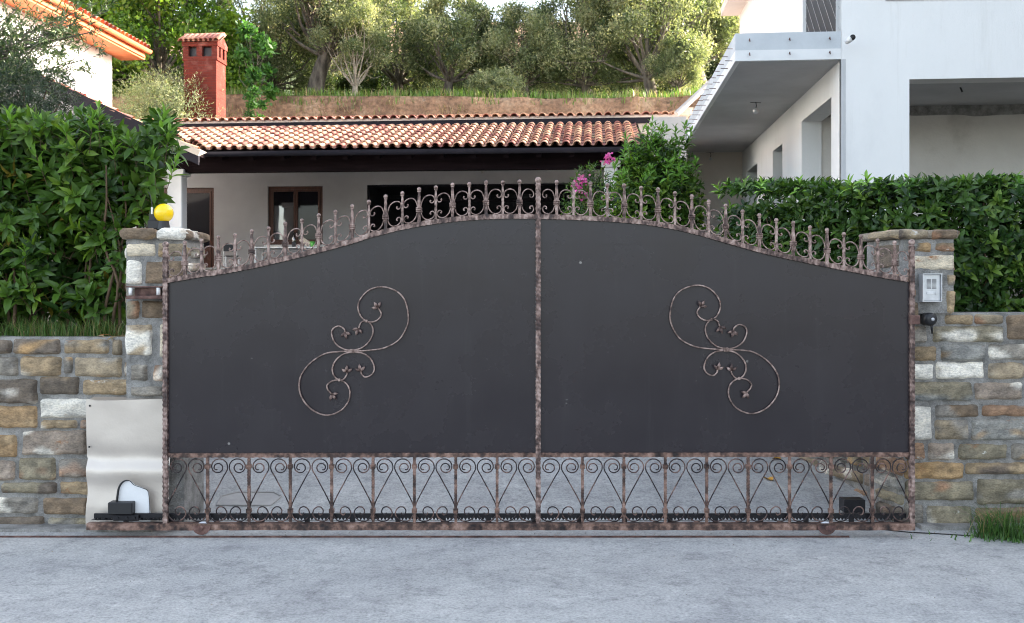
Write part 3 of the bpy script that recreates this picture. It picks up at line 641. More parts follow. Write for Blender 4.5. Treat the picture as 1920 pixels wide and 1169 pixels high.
# latch
b=MB(); x,_,z=g(1714,600); b.cbox(x-.035,-.03,z-.03,x+.03,-.008+.03,z+.03,.004); b.build('latch_plate',M['rust'],gate)

# track and slab joints
b=MB(); b.box(-14,YG-.010,.001,sx(1592,YG),YG+.010,.006); b.box(-14,YG-.004,.006,sx(1592,YG),YG+.004,.011); o=b.build('gate_track',M['rust']); tag(o,'thin rusty steel track sunk in the concrete under the gate','track')
b=MB(); 
for i in range(40):
    pass
pts=catmull([P(1640,992,6.9),P(1700,996,6.8),P(1760,1003,6.75),P(1835,1012,6.68)],10); pts[:,2]=.004; b.tube(pts,.004,n=5); o=b.build('ground_cable',M['black']); tag(o,'thin black cable curving over the concrete by the right pillar','cable')
# curb strip of mortar at wall feet
b=MB(); b.box(-12,YW-.17,-.02,sx(300),YW-.0,.022); b.box(sx(1716),YW-.12,-.02,12,YW,.03); o=struct(b.build('kerb',M['mortar']))
# manhole behind gate
b=MB(); zz=lambda y: drive_h(0,y)+.006
V=[(-2.2,7.42,zz(7.42)),(-1.80,7.42,zz(7.42)),(-1.76,7.60,zz(7.6)),(-1.84,7.68,zz(7.68)),(-2.12,7.68,zz(7.68)),(-2.22,7.6,zz(7.6))]
pp=V+[V[0]]; b.tube([q for a,c in zip(pp[:-1],pp[1:]) for q in (a,c)],.006,n=5); b.add([(x,y,z-.002) for x,y,z in V],[(0,1,2,3,4,5)],(1,1,1)); o=b.build('drain_cover',M['galv']); tag(o,'grey drain cover in the concrete just behind the left end of the gate','cover')
for (px,py,r_) in ((1456,862,.5),(1441,900,-.8)):
    Y=(CAMZ+.003*0+DS*7.15)/( (py-548)/FPX+DS); x=sx(px,Y); z=drive_h(0,Y)+.012
    b=MB(); n=10; V=[(x+.045*math.cos(2*math.pi*i/n)*math.cos(r_)-.022*math.sin(2*math.pi*i/n)*math.sin(r_),Y+.045*math.cos(2*math.pi*i/n)*math.sin(r_)+.03*math.sin(2*math.pi*i/n),z+.012*math.sin(4*math.pi*i/n)) for i in range(n)]
    b.add(V,[tuple(range(n))]); o=b.build('fallen_leaf',M['fallen']); tag(o,'orange fallen leaf, rounder, nearer the gate\'s middle rail' if py<880 else 'narrow orange fallen leaf lying halfway down the lower scrollwork view','leaf','fallen leaves on the driveway')

# ------------------------------------------------------------------ motor cover (bent sheet), bracket, lamp, guide, intercom, lock
YM=6.80
t=thing('motor_cover','pale bent sheet-metal motor cover at the left end of the gate','cover',(sx(235,YM),YM,0))
nx_,nz2=16,60; V=[]
for j in range(nz2+1):
    v=j/nz2; py=990+(750-990)*v
    off_=-.022*math.exp(-((py-885)/18)**2)+.012*math.exp(-((py-860)/18)**2)-.02*max(0,min(1,(py-890)/60))
    for i in range(nx_+1):
        u=i/nx_; px=162+(318-162)*u+(3*nz(py*.02,1)+ (2 if py>860 else 0))*(1-u)
        V.append((sx(px,YM),YM+off_*1.0+.006*nz(px*.02,py*.02,4),szz(py-(2 if u<.1 else 0)+4*nz(px*.008,2)*(1 if v>.95 else 0),YM)))
n=nx_+1; V2=[(a,b_+.003,c) for a,b_,c in V]
holepx=lambda x,z:False
b=MB(); F=[(j*n+i,j*n+i+1,(j+1)*n+i+1,(j+1)*n+i) for j in range(nz2) for i in range(nx_)]
b.add(V,F); b.add([(sx(162,YM),YM,szz(751,YM)),(sx(318,YM),YM,szz(751,YM)),(sx(318,YM),YW-.05,szz(748,YM)),(sx(162,YM),YW-.05,szz(748,YM))],[(0,1,2,3)])
put(b,'cover_sheet',M['steel'],t,True)
for (px,py) in ((169,761),(168,838)):
    b=MB(); x,z=sx(px,YM),szz(py,YM); b.sphere((x,YM-.006,z),.007,8,6); put(b,'screw',M['black'],t,True)
# cut-out in the sheet: dark edge and the box behind, the limit bracket is on the gate
b=MB(); YQ=YM-.085
edge=[(219,941),(223,915),(232,903),(243,902),(252,910),(268,916),(278,924),(281,965)]
pts=catmull([(sx(x,YQ),YQ,szz(y,YQ)) for x,y in edge],8); rr=np.interp(np.linspace(0,1,len(pts)),[0,.3,.4,.6,1],[.008,.006,.003,.002,.002]); b.tube(pts,rr,n=6); put(b,'cable_loop',M['black'],t,True)
b=MB(); pts_=[(sx(x,YQ),YQ+.012,szz(y,YQ)) for x,y in edge]+[(sx(281,YQ),YQ+.012,szz(980,YQ)),(sx(221,YQ),YQ+.012,szz(980,YQ))]; b.add(pts_,[tuple(range(len(pts_)))]); 
put(b,'inner_plate',M['slab_white'],t)
t=thing('limit_switch','black box of the gate motor standing on the rack','box',(sx(228,6.66),6.66,.1))
b=MB(); Yb=6.70; b.cbox(sx(205,Yb),Yb-.03,szz(964,Yb),sx(251,Yb),Yb+.05,szz(941,Yb),.006); put(b,'housing',M['black'],t)
b=MB(); b.cbox(sx(214,Yb),Yb-.02,szz(976,Yb),sx(262,Yb),Yb-.005,szz(965,Yb),.003); 
for px in (222,240,254): b.tube([(sx(px,Yb),Yb-.028,szz(970,Yb)),(sx(px,Yb),Yb-.02,szz(970,Yb))],.009,n=6)
put(b,'clamp',M['rackm'],t)
t=thing('warning_lamp','yellow ball lamp on the left gate pillar','lamp',(sx(304,7.05),7.05,szz(429,7)))
YL=7.02; x,_,z=P(307,400,YL)
b=MB(); b.sphere((x,YL,z),.067,28,18); put(b,'lamp_globe',M['yellow'],t,True)
b=MB(); zt=szz(428,YL); b.tube([(x,YL,zt-.01),(x,YL,zt+.02),(x,YL,zt+.05)],[.045,.04,.035],n=16); b.cbox(sx(278,YL),YL-.02,zt-.01,sx(308,YL),YL+.09,zt+.055,.006); b.box(sx(278,YL),YL+.02,zt,sx(289,YL),YL+.06,zt+.10); put(b,'lamp_base',M['black'],t)
b=MB(); b.tube(catmull([P(285,406,YL+.03),P(285,385,YL+.03),P(282,368,YL+.03),P(277,360,YL+.03)],6),.003,n=6); b.tube([P(285,404,YL+.03),P(285,388,YL+.03)],.006,n=8); put(b,'antenna',M['black'],t); b=MB(); b.tube([P(285,403,YL+.03),P(285,389,YL+.03)],.0075,n=8); put(b,'antenna_base',M['white_pl'],t)
t=thing('guide_bracket','rusty steel roller guide bracket bolted on the left gate pillar','bracket',(sx(272,6.8),6.8,szz(548)))
YB=6.80
b=MB(); YP=YPL; b.cbox(sx(242,YB),YB-.06,szz(561,YB),sx(312,YB),YP-.01,szz(555,YB),.003); b.cbox(sx(252,YB),YB+.0,szz(556,YB),sx(300,YB),YB+.03,szz(540,YB),.003); b.cbox(sx(240,YB),YB-.04,szz(539.5,YB),sx(310,YB),YP-.01,szz(537,YB),.002); put(b,'bracket_arm',M['rust'],t)
for px in (248,300):
    b=MB(); b.tube([(sx(px,YB),YB-.03,szz(554,YB)),(sx(px,YB),YB-.03,szz(540,YB))],.013,n=12); put(b,'guide_roller',M['white_pl'],t,True)
t=thing('intercom','silver intercom panel with grille and call button on the right pillar','intercom',(sx(1746,6.84),6.84,szz(540,6.84)))
YP=6.955; YI=6.90
X0,X1,Z0,Z1=sx(1730,YI),sx(1763,YI),szz(565,YI),szz(515,YI)
b=MB(); b.cbox(X0,YI,Z0,X1,YP+.02,Z1,.004); put(b,'housing',M['alu'],t)
b=MB(); b.box(X0-.006,YI-.022,Z1,X1+.006,YP,Z1+.006); b.box(X0-.006,YI-.018,Z0,X0-.0005,YP,Z1-.0005); b.box(X1+.0005,YI-.018,Z0,X1+.006,YP,Z1-.0005); b.box(X0-.006,YI-.012,Z0-.005,X1+.006,YP,Z0-.0005); put(b,'rain_hood',M['alu'],t)
b=MB()
for cx in (1741.5,1751.5):
    for k in range(9):
        zz_=szz(524+k*2.1,YI); b.box(sx(cx-4,YI),YI-.002,zz_-.0025,sx(cx+4,YI),YI+.002,zz_+.001)
put(b,'speaker_grille',M['alu_dark'],t)
b=MB(); b.cbox(sx(1737,YI),YI-.003,szz(552,YI),sx(1750,YI),YI+.001,szz(547,YI),.001); put(b,'name_plate',M['white_pl'],t)
b=MB(); b.tube([(sx(1755.5,YI),YI-.006,szz(550.5,YI)),(sx(1755.5,YI),YI,szz(550.5,YI))],.009,n=16); b.box(sx(1754,YI),YI-.002,szz(545,YI),sx(1757,YI),YI,szz(543,YI)); put(b,'call_button',M['alu'],t)
t=thing('key_lock','black round key switch below the intercom','lock',(sx(1743,6.8),6.8,szz(599,6.8)))
YK=6.89; x,_,z=P(1743,599,YK)
b=MB(); b.tube([(x,YP+.01,z),(x,YK,z),(x,YK-.02,z),(x,YK-.034,z),(x,YK-.036,z)],[.044,.046,.044,.03,.012],n=24); b.tube([(x+.01,YK-.01,z-.03),(x+.018,YK+.0,z-.10)],[.012,.005],n=8); put(b,'cover_cap',M['black'],t,True)
b=MB(); b.tube([(x+.006,YK-.042,z),(x+.006,YK-.03,z)],.012,n=14); put(b,'key_cylinder',M['alu'],t,True)
# black catch box behind the gate, right
t=thing('gate_catch','black steel catch box behind the gate by the right stone wall','box',(sx(1605,7.25),7.25,0))
YQ=7.2; x0,x1,z0,z1=sx(1583,YQ),sx(1628,YQ),szz(962,YQ),szz(938,YQ)
b=MB(); b.cbox(x0,YQ,z0,x1-.02,YQ+.12,z1,.004); put(b,'box_body',M['rackm'],t)
b=MB(); b.box(x0+.06,YQ+.02,-.02,x0+.1,YQ+.06,z0-.001); put(b,'stand_post',M['rackm'],t)

# ------------------------------------------------------------------ the house behind
A=R(4.7); CA,SA=math.cos(A),math.sin(A)
class Fr:
    def __init__(s,ox,oy): s.ox,s.oy=ox,oy
    def at_v(s,px,py,v):
        k=(px-960)/FPX; u=(k*(s.oy+v*CA)-s.ox-v*SA)/(CA+k*SA); Y=s.oy-u*SA+v*CA; return u, CAMZ+(548-py)/FPX*Y
    def at_u(s,px,py,u):
        k=(px-960)/FPX; v=(k*(s.oy-u*SA)-s.ox-u*CA)/(SA-k*CA); Y=s.oy-u*SA+v*CA; return v, CAMZ+(548-py)/FPX*Y
    def py(s,u,v,z): Y=s.oy-u*SA+v*CA; X=s.ox+u*CA+v*SA; return 960+X/Y*FPX, 548-(z-CAMZ)/Y*FPX
H=Fr(0,20.5)
house=thing('house','low grey house with long clay-tiled porch roof and brick chimney behind the gate','house',(0,20.5,0),-A)
def part(b,name,m,par,smooth=False): return b.build(name,m,par,smooth)
TILE=[lin(188,144,120),lin(172,120,102),lin(202,162,134),lin(150,98,88),lin(184,142,118)]
def tiles(b, u0,u1, v0,z0, slope, n_rows, pitch=.217, row=.37, jit=1, ub=None):
    e=np.array([0,math.cos(slope),math.sin(slope)]); nr=np.array([0,-math.sin(slope),math.cos(slope)]); ux=np.array([1,0,0])
    nc=int((u1-u0)/pitch); O=np.array([0,v0,z0]); K_=7
    for i in range(nc):
        u=u0+pitch*(i+.5)
        for j in range(n_rows):
            if ub and u<ub(j): continue
            q_=random.uniform(.86,1.12); col=[c*q_ for c in random.choice(TILE)]
            V=[]; ju=random.uniform(-.004,.004)*jit
            for (s_,r,h) in ((j*row-.02,.088,.030),(j*row+row+.03,.074,.008)):
                for rad in (r, r-.014):
                    for k in range(K_):
                        th=math.pi*k/(K_-1); V.append(O+e*(s_+random.uniform(-.004,.004)*0)+nr*(h+rad*math.sin(th))+ux*(u+ju+rad*math.cos(th)))
            F=[]
            for k in range(K_-1):
                F.append((k,k+1,2*K_+k+1,2*K_+k)); F.append((k+1,k,K_+k,K_+k+1)); F.append((K_+k,3*K_+k,3*K_+k+1,K_+k+1))
            b.add(V,F,col)
            # pan tile
            col=[c*random.uniform(.7,1.0) for c in random.choice(TILE)]; V=[]
            for (s_,h) in ((j*row,.016),(j*row+row+.02,.0)):
                for k in range(5):
                    th=math.pi*k/4; V.append(O+e*s_+nr*(h+.045-.045*math.sin(th))+ux*(u+pitch*.5+.085*math.cos(th)))
            b.add(V,[(k,5+k,5+k+1,k+1) for k in range(4)],col)
# main dims
uL,_=H.at_v(262,290,-.7); uR,_=H.at_v(1210,270,-.7)
zE=H.at_v(760,279,-.7)[1]      # eave height
SL=math.atan(.30)
b=MB(); uTL=H.at_v(330,0,-.7)[0]; uTR=uR
ut0=H.at_v(374,0,-.7)[0]; ut1=H.at_v(292,0,2.6)[0]; tiles(b,ut1-.2,uTR,-.72,zE,SL,9,ub=lambda j: ut0+(ut1-ut0)*j/9)
b.build('roof_tiles',M['tile'],house,True)
# under-roof deck
b=MB(); vT=2.62; zT=zE+(vT+.7)*.30
b.add([(uTL-2.2,-.70,zE-.02),(uTR,-.70,zE-.02),(uTR,vT+.4,zT+.1),(uTL-2.2,vT+.4,zT+.1),(uTL-2.2,-.70,zE-.07),(uTR,-.70,zE-.07),(uTR,vT+.4,zT+.05),(uTL-2.2,vT+.4,zT+.05)],[(0,1,2,3),(7,6,5,4),(0,4,5,1),(1,5,6,2)])
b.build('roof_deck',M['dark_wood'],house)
b=MB(); # gutter
n=8; zc=zE-.045
V=[];F=[]
for x in (uTL+.1,uTR+.02):
    for k in range(n+1):
        th=math.pi+math.pi*k/n; V.append((x,-.80+.075*math.cos(th),zc+.09*math.sin(th)))
    V.append((x,-.72,zc+.03)); 
m_=n+2
F=[(k,k+1,m_+k+1,m_+k) for k in range(m_-1)]+[tuple(range(m_)),tuple(range(m_,2*m_))[::-1]]
b.add(V,F); b.build('gutter',M['fascia'],house,True)
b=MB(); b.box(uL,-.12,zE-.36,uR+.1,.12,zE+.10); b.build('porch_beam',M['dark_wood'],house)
nb=15
for i in range(nb):
    u=uTL+.25+(uTR-uTL-.4)*i/(nb-1); b=MB(); 
    b.add([(u-.05,-.66,zE-.2),(u+.05,-.66,zE-.2),(u+.05,3.9,zE-.2+4.56*.30),(u-.05,3.9,zE-.2+4.56*.30),(u-.05,-.66,zE-.075),(u+.05,-.66,zE-.075),(u+.05,3.9,zE-.075+4.56*.30),(u-.05,3.9,zE-.075+4.56*.30)],[(3,2,1,0),(4,5,6,7),(0,1,5,4),(1,2,6,5),(3,0,4,7)])
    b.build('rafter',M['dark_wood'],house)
# upper tier: fascia and tiles
zF0=H.at_v(800,236,vT)[1]; zF1=H.at_v(800,226,vT)[1]
b=MB(); ua=H.at_v(268,0,vT)[0]; ub=H.at_v(1221,0,vT)[0]; uc=H.at_v(1292,0,vT)[0]
b.box(ua,vT,zF0,ub,vT+.1,zF1); b.build('upper_fascia',M['fascia'],house)
b=MB(); tiles(b,ua-.3,uc,vT-.06,zF1+.015,math.atan(.16),10); b.build('upper_roof_tiles',M['tile'],house,True)
b=MB(); b.box(ua-.3,vT+.0,zF1+.0005,uc,vT+.08,zF1+.06); b.box(ua-.3,vT+.1,zF1-.35,uc,vT+4.3,zF1-.02); b.build('mortar_bed',M['plaster_cream'],house)
# back wall of the porch with openings
VW=3.9
def wall_holes(b,u0,u1,z0,z1,v,th,holes):
    us=sorted(set([u0,u1]+[h[0] for h in holes]+[h[1] for h in holes])); zs=sorted(set([z0,z1]+[h[2] for h in holes]+[h[3] for h in holes]))
    def inh(a,c): return any(h[0]-1e-6<=a<h[1]-1e-6 and h[2]-1e-6<=c<h[3]-1e-6 for h in holes)
    for i in range(len(us)-1):
        for j in range(len(zs)-1):
            if not inh(us[i],zs[j]):
                b.add([(us[i],v,zs[j]),(us[i+1],v,zs[j]),(us[i+1],v,zs[j+1]),(us[i],v,zs[j+1])],[(0,1,2,3)])
                b.add([(us[i],v+th,zs[j]),(us[i+1],v+th,zs[j]),(us[i+1],v+th,zs[j+1]),(us[i],v+th,zs[j+1])],[(3,2,1,0)])
    for (a,c,e,f) in holes:
        b.add([(a,v,e),(a,v,f),(a,v+th,f),(a,v+th,e)],[(0,1,2,3)]); b.add([(c,v,e),(c,v,f),(c,v+th,f),(c,v+th,e)],[(3,2,1,0)])
        b.add([(a,v,f),(c,v,f),(c,v+th,f),(a,v+th,f)],[(0,1,2,3)]); b.add([(a,v,e),(c,v,e),(c,v+th,e),(a,v+th,e)],[(3,2,1,0)])
dU0=H.at_v(268,0,VW)[0]; dU1,dZ=H.at_v(401,352,VW); wU0,wZ1=H.at_v(502,350,VW); wU1,wZ0=H.at_v(605,459,VW); gU0,gZ=H.at_v(688,347,VW); gU1=H.at_v(1142,0,VW)[0]
zTop=H.at_v(700,250,VW)[1]
b=MB(); wall_holes(b,dU0-2,H.at_v(1420,0,VW)[0],FL-.02,zTop,VW,.3,[(dU0,dU1,FL,dZ),(wU0,wU1,wZ0,wZ1),(gU0,gU1,FL+.001,gZ)]); b.build('porch_wall',M['plaster_grey'],house)
# recess behind wide opening
b=MB(); y1=VW+4.2
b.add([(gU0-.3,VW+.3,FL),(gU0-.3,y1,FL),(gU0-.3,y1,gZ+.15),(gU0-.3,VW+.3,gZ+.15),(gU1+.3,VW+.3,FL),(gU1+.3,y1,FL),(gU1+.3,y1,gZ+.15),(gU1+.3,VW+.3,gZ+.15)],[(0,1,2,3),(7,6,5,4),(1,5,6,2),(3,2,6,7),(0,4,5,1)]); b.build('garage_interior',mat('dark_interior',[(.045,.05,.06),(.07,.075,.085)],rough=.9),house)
b=MB(); b.box(gU0,VW+.05,gZ-.035,gU1,VW+.1,gZ-.002); b.box(gU0+.001,VW+.05,FL,gU0+.05,VW+.1,gZ-.036); b.box(gU0+.1,VW+1.2,gZ-.33,gU1,VW+1.26,gZ-.25); b.build('garage_frame',M['fascia'],house)
# window
def window(u0,u1,z0,z1,v,nleaf,name='window',m='door_wood',panel=0):
    b=MB(); f=.075
    b.box(u0+.001,v,z0+.001,u0+f,v+.08,z1-.001); b.box(u1-f,v,z0+.001,u1-.001,v+.08,z1-.001); b.box(u0+f,v,z1-f,u1-f,v+.08,z1-.001); b.box(u0+f,v,z0+.001,u1-f,v+.08,z0+f)
    fr=b.build(name,M[m],house); w_=(u1-u0-2*f)/nleaf
    for k in range(nleaf):
        a=u0+f+k*w_; b=MB(); s=.055; zb=z0+f+panel
        b.cbox(a+.003,v-.02,z0+f+.003,a+s,v+.04,z1-f-.003,.006); b.cbox(a+w_-s,v-.02,z0+f+.003,a+w_-.003,v+.04,z1-f-.003,.006)
        b.box(a+s,v-.018,z1-f-s,a+w_-s,v+.038,z1-f-.004); b.box(a+s,v-.018,z0+f+.004,a+w_-s,v+.038,zb+s)
        b.build('sash',M[m],fr); b=MB(); b.box(a+s+.0,v+.01,zb+s,a+w_-s,v+.02,z1-f-s); b.build('pane',M['glass' if name=='window' and k==0 else 'glass_dark'],fr)
    return fr
window(wU0,wU1,wZ0,wZ1,VW+.06,2)
window(dU0,dU1,FL,dZ,VW+.06,2,'glazed_door',panel=.5)
b=MB(); b.cbox(wU0-.08,VW-.08,wZ0-.06,wU1+.08,VW+.04,wZ0-.002,.01); b.build('window_sill',M['slab_white'],house)
# columns
for (pa,pb,pyt) in ((313,341,318),(1133,1158,302)):
    a,zc=H.at_v(pa,pyt,-.15); c,_=H.at_v(pb,pyt,-.15)
    b=MB(); b.cbox(a,-.15,FL-.2,c,.13,zc-.13,.02); o=b.build('porch_column',M['slab_white'],house)
    b=MB(); b.cbox(a-.06,-.21,zc-.129,c+.06,.19,zc,.012); b.build('column_cap',M['slab_white'],o)
b=MB(); b.box(uL-3,-.75,FL-.5,H.at_v(1420,0,VW)[0],VW,FL); b.build('porch_floor',M['mortar'],house)
# body and right cream wall
b=MB(); ur0=H.at_v(1212,0,1.2)[0]; b.box(uL-2,VW+4.3,FL-.3,H.at_v(1420,0,VW)[0],VW+4.5,zTop); b.build('rear_wall',M['plaster_grey'],house)
b=MB(); wv=-1.85; zr1=H.at_v(1260,219,wv)[1]; ur0=H.at_v(1221,0,wv)[0]; ur1=H.at_v(1287,0,wv)[0]; b.box(ur0,wv,FL-.5,ur1,VW-.02,zr1); b.build('side_wing',M['plaster_cream'],house)
# chimney
CV=4.3; cu0,cz1=H.at_v(343,92,CV); cu1,cz0=H.at_v(407,232,CV); CD=.64
ch=MB(); cz0=zF1; ch.box(cu0+.02,CV,cz0,cu1-.02,CV+CD,H.at_v(343,114,CV)[1]); chim=ch.build('chimney',M['brick'],house)
zb1=H.at_v(343,114,CV)[1]; zb2=H.at_v(343,80,CV)[1]; 
b=MB(); W_=cu1-cu0
def ring(b,g_,z0,z1): b.box(cu0-g_,CV-g_,z0,cu1+g_,CV+CD+g_,z1)
ring(b,.012,zb1+.001,zb1+.05); ring(b,.025,zb2-.10,zb2-.001); 
for fx in (0,.40,.84): b.box(cu0+fx*W_ if fx else cu0,CV-.005,zb1+.05,cu0+(fx+.16)*W_ if fx<.8 else cu1,CV+.1,zb2-.1)
for fy in (0,.38,.80): b.box(cu1-.1,CV+fy*CD,zb1+.0505,cu1+.004,CV+(fy+.2)*CD,zb2-.1005); b.box(cu0-.004,CV+fy*CD,zb1+.0505,cu0+.1,CV+(fy+.2)*CD,zb2-.1005)
b.box(cu0,CV+CD-.1,zb1+.0502,cu1,CV+CD,zb2-.1002); b.box(cu0+.09,CV+.09,zb1+.02,cu1-.09,CV+CD-.09,zb1+.06,(.1,.1,.1))
b.box(cu0,CV-.004,zb1+.0503,cu1,CV+.1,zb1+.10); b.box(cu1-.1,CV,zb1+.0504,cu1+.003,CV+CD,zb1+.10)
rt=[(cu1+.03,CV-.03,zb2),(cu1+.03,CV+CD+.03,zb2),(cu1+.03,CV+CD/2,zb2+.22),(cu0-.03,CV-.03,zb2),(cu0-.03,CV+CD+.03,zb2),(cu0-.03,CV+CD/2,zb2+.22)]
b.add(rt,[(0,1,2),(3,5,4),(0,2,5,3),(1,4,5,2)])
b.build('chimney_head',M['brick'],chim)
b=MB(); sl2=math.atan(.22/(CD/2+.03)); tiles(b,cu0-.06,cu1+.1,CV-.09,zb2-.02,sl2,1,pitch=.13,row=.43); b.tube([(cu0-.08,CV+CD/2,zb2+.25),(cu1+.08,CV+CD/2,zb2+.25)],.06,n=10,col=TILE[1]); b.build('chimney_tiles',M['tile'],chim,True)
b=MB(); b.box(cu0+.11,CV+.11,zb1+.06,cu1-.11,CV+CD-.11,zb2-.11); b.build('flue',M['black'],chim)
# porch wall lamp
b=MB(); lu,lz=H.at_v(905,316,VW-.2); b.sphere((lu,VW-.2,lz+.02),.16,16,8,sc=(1,1,.45)); b.tube([(lu,VW-.2,lz-.03),(lu,VW-.2,lz-.12)],[.05,.03],n=10); b.build('porch_lamp',M['galv'],house,True)
# left wing gable with rake
wing=thing('house_wing','dark gabled wing rising left of the tiled porch behind the laurel','house',(0,20.5,0),-A)
VG=-1.3; a0=H.at_v(-60,82,VG); a1=H.at_v(372,284,VG)
def rake(b,du0,du1,dz0,dz1,v0,v1):
    (x0,z0),(x1,z1)=a0,a1
    b.add([(x0,v0,z0+dz0),(x1,v0,z1+dz0),(x1,v0,z1+dz1),(x0,v0,z0+dz1),(x0,v1,z0+dz0),(x1,v1,z1+dz0),(x1,v1,z1+dz1),(x0,v1,z0+dz1)],[(0,1,2,3),(7,6,5,4),(3,2,6,7),(4,5,1,0),(1,5,6,2),(0,3,7,4)])
b=MB(); rake(b,0,0,-.27,.045,VG,VG+.06); b.build('rake_board',M['fascia'],wing)
b=MB(); rake(b,0,0,-.10,-.031,VG+.0601,VG+.35); b.build('roof_deck',M['dark_wood'],wing)
b=MB(); (x0,z0),(x1,z1)=a0,a1; 
# tiles: columns run down the slope (along u)
dl=math.dist(a0,a1); eu=np.array([(x1-x0)/dl,0,(z1-z0)/dl]); nn=np.array([-(z1-z0)/dl,0,(x1-x0)/dl]); nrow=int(dl/.37)
for c_ in range(1):
    for j in range(nrow):
        col=[q*random.uniform(.8,1.1) for q in random.choice(TILE)]; V=[]
        for s_,r,h in ((j*.37,.07,.0),(j*.37+.41,.085,.03)):
            for k in range(6):
                th=math.pi*k/5; V.append(np.array([x0,VG+.08+c_*.21,z0-.03])+eu*s_+nn*(h+r*math.sin(th))+np.array([0,1,0])*r*math.cos(th))
        b.add(V,[(k,6+k,7+k,k+1) for k in range(5)],col)
b.build('roof_tiles',M['tile'],wing,True)
q0=H.at_v(306,262,VG-.01); q1=H.at_v(372,291,VG-.01)
b=MB(); b.add([(q0[0],VG-.02,q0[1]-.03),(q1[0],VG-.02,q1[1]-.02),(q1[0]+.05,VG-.02,q1[1]+.09),(q0[0]+.05,VG-.02,q0[1]+.12),(q0[0],VG-.001,q0[1]-.03),(q1[0],VG-.001,q1[1]-.02),(q1[0]+.05,VG+.3,q1[1]+.09),(q0[0]+.05,VG+.3,q0[1]+.12)],[(0,1,2,3),(3,2,6,7),(1,5,6,2)]); b.build('verge_board',M['beige'],wing)
b=MB(); g0=H.at_v(-60,0,-.6)[0]; g1=H.at_v(262,0,-.6)[0]; k_=(a1[1]-a0[1])/(a1[0]-a0[0]); zf=lambda u:a0[1]+k_*(u-a0[0])-.15
b.add([(g0,-.6,1.8),(g1,-.6,1.8),(g1,-.6,zf(g1)),(g0,-.6,zf(g0)),(g0,-.3,1.8),(g1,-.3,1.8),(g1,-.3,zf(g1)),(g0,-.3,zf(g0))],[(0,1,2,3),(1,5,6,2),(4,7,6,5),(0,3,7,4)]); b.build('gable_wall',M['plaster_grey'],wing)
# white lit house upper left
UL=Fr(-10.85,27)
nh=thing('house','sunlit white house with orange eaves at the upper left behind the olive branches','house',(-10.85,27,0),-A)
zw=UL.at_v(210,105,0)[1]
b=MB(); b.box(-9,-14,1.8,0,0,zw); b.build('wall',M['plaster_white'],nh)
ov=.78
b=MB(); b.box(-.02,-14.5,zw+.0,ov-.12,.55,zw+.09); b.build('soffit',M['orange'],nh)
b=MB(); b.box(ov-.12,-14.5,zw+.05,ov-.08,.5,zw+.28); 
n=8
for x in (0,):
    V=[]
    for yv in (-14.5,.6):
        for k in range(n+1):
            th=math.pi+math.pi*k/n; V.append((ov+.0+.085*math.cos(th),yv,zw+.26+.10*math.sin(th)))
    F=[(k,k+1,n+2+k,n+1+k) for k in range(n)]+[tuple(range(n+1))]+[tuple(range(n+1,2*n+2))[::-1]]
    b.add(V,F)
b.build('gutter',M['orange'],nh)
b=MB(); s2=math.atan(.4)
for c_ in range(68):
    for j in range(6):
        col=[q*random.uniform(.85,1.2) for q in random.choice(TILE)]; V=[]
        for s_,r,h in ((j*.37-.02,.09,.03),(j*.37+.41,.075,.0)):
            for k in range(6):
                th=math.pi*k/5; V.append((ov-.02-s_*math.cos(s2)-(h+r*math.sin(th))*-math.sin(s2), .5-c_*.215+r*math.cos(th), zw+.30+s_*math.sin(s2)+(h+r*math.sin(th))*math.cos(s2)))
        b.add(V,[(k,k+1,7+k,6+k) for k in range(5)],col)
b.build('roof_tiles',M['tile'],nh,True)
b=MB(); b.add([(ov-.05,-14.5,zw+.28),(ov-.05,.5,zw+.28),(-5,.5,zw+2.6),(-5,-14.5,zw+2.6),(-9.5,-14.5,zw+.8),(-9.5,.5,zw+.8)],[(0,1,2,3),(3,2,5,4),(1,5,2)]); b.build('roof_deck',M['orange'],nh)
b=MB(); b.box(-1.3,-3.4,zw+.4,-.55,-2.6,zw+2.5); c2=b.build('chimney',M['brick'],nh)

# ------------------------------------------------------------------ right building
Bf=Fr(3.97,12.0)
bd=thing('apartment_building','unfinished white two-storey building with long grey balcony soffit, upper right','building',(3.97,12,0),-A)
zs=Bf.at_v(1480,113,0)[1]; ztopslab=Bf.at_v(1480,93,0)[1]; zup=Bf.at_v(1480,61,0)[1]
zEv=7.3; LB=8.4; o1u,o1z=Bf.at_v(1705,149,0); LW_=12
def xz_wall(b,*a): wall_holes(b,*a)
LH=1.5
b=MB(); wall_holes(b,0,LW_,LH,zEv,0,.28,[(o1u,o1u+4.6,LH+.001,o1z),(o1u+6,o1u+8,LH+.9,o1z)]); b.build('front_wall',M['plaster_white'],bd)
# side wall facing -u : build in (v,z) and rotate coordinates
b=MB(); v1a,_=Bf.at_u(1558.6,0,0); v1b,_=Bf.at_u(1503,0,0); z1t=Bf.at_u(1558.6,179.6,0)[1]; z1t2=Bf.at_u(1503,231,0)[1]
v2a=Bf.at_u(1467,0,0)[0]; v2b=Bf.at_u(1449,0,0)[0]; z2t=Bf.at_u(1467,241,0)[1]; v3a=Bf.at_u(1419.6,0,0)[0]; v3b=Bf.at_u(1400,0,0)[0]; z3t=Bf.at_u(1419.6,289,0)[1]
w4b=Bf.at_u(1505,0,0)[0]; w4a=Bf.at_u(1574,0,0)[0]; zw4=Bf.at_u(1540,58,0)[1]
zt_=(z1t+z1t2)/2
holes=[(v1a,v1b,LH+.001,zt_),(v2a,v2b,LH+.001,zt_-.1),(v3a,v3b,LH+.001,zt_-.1),(w4a,w4b,zup+.02,zEv-.4)]
tmp=MB(); wall_holes(tmp,.285,LB,LH,zEv,0,.28,holes)
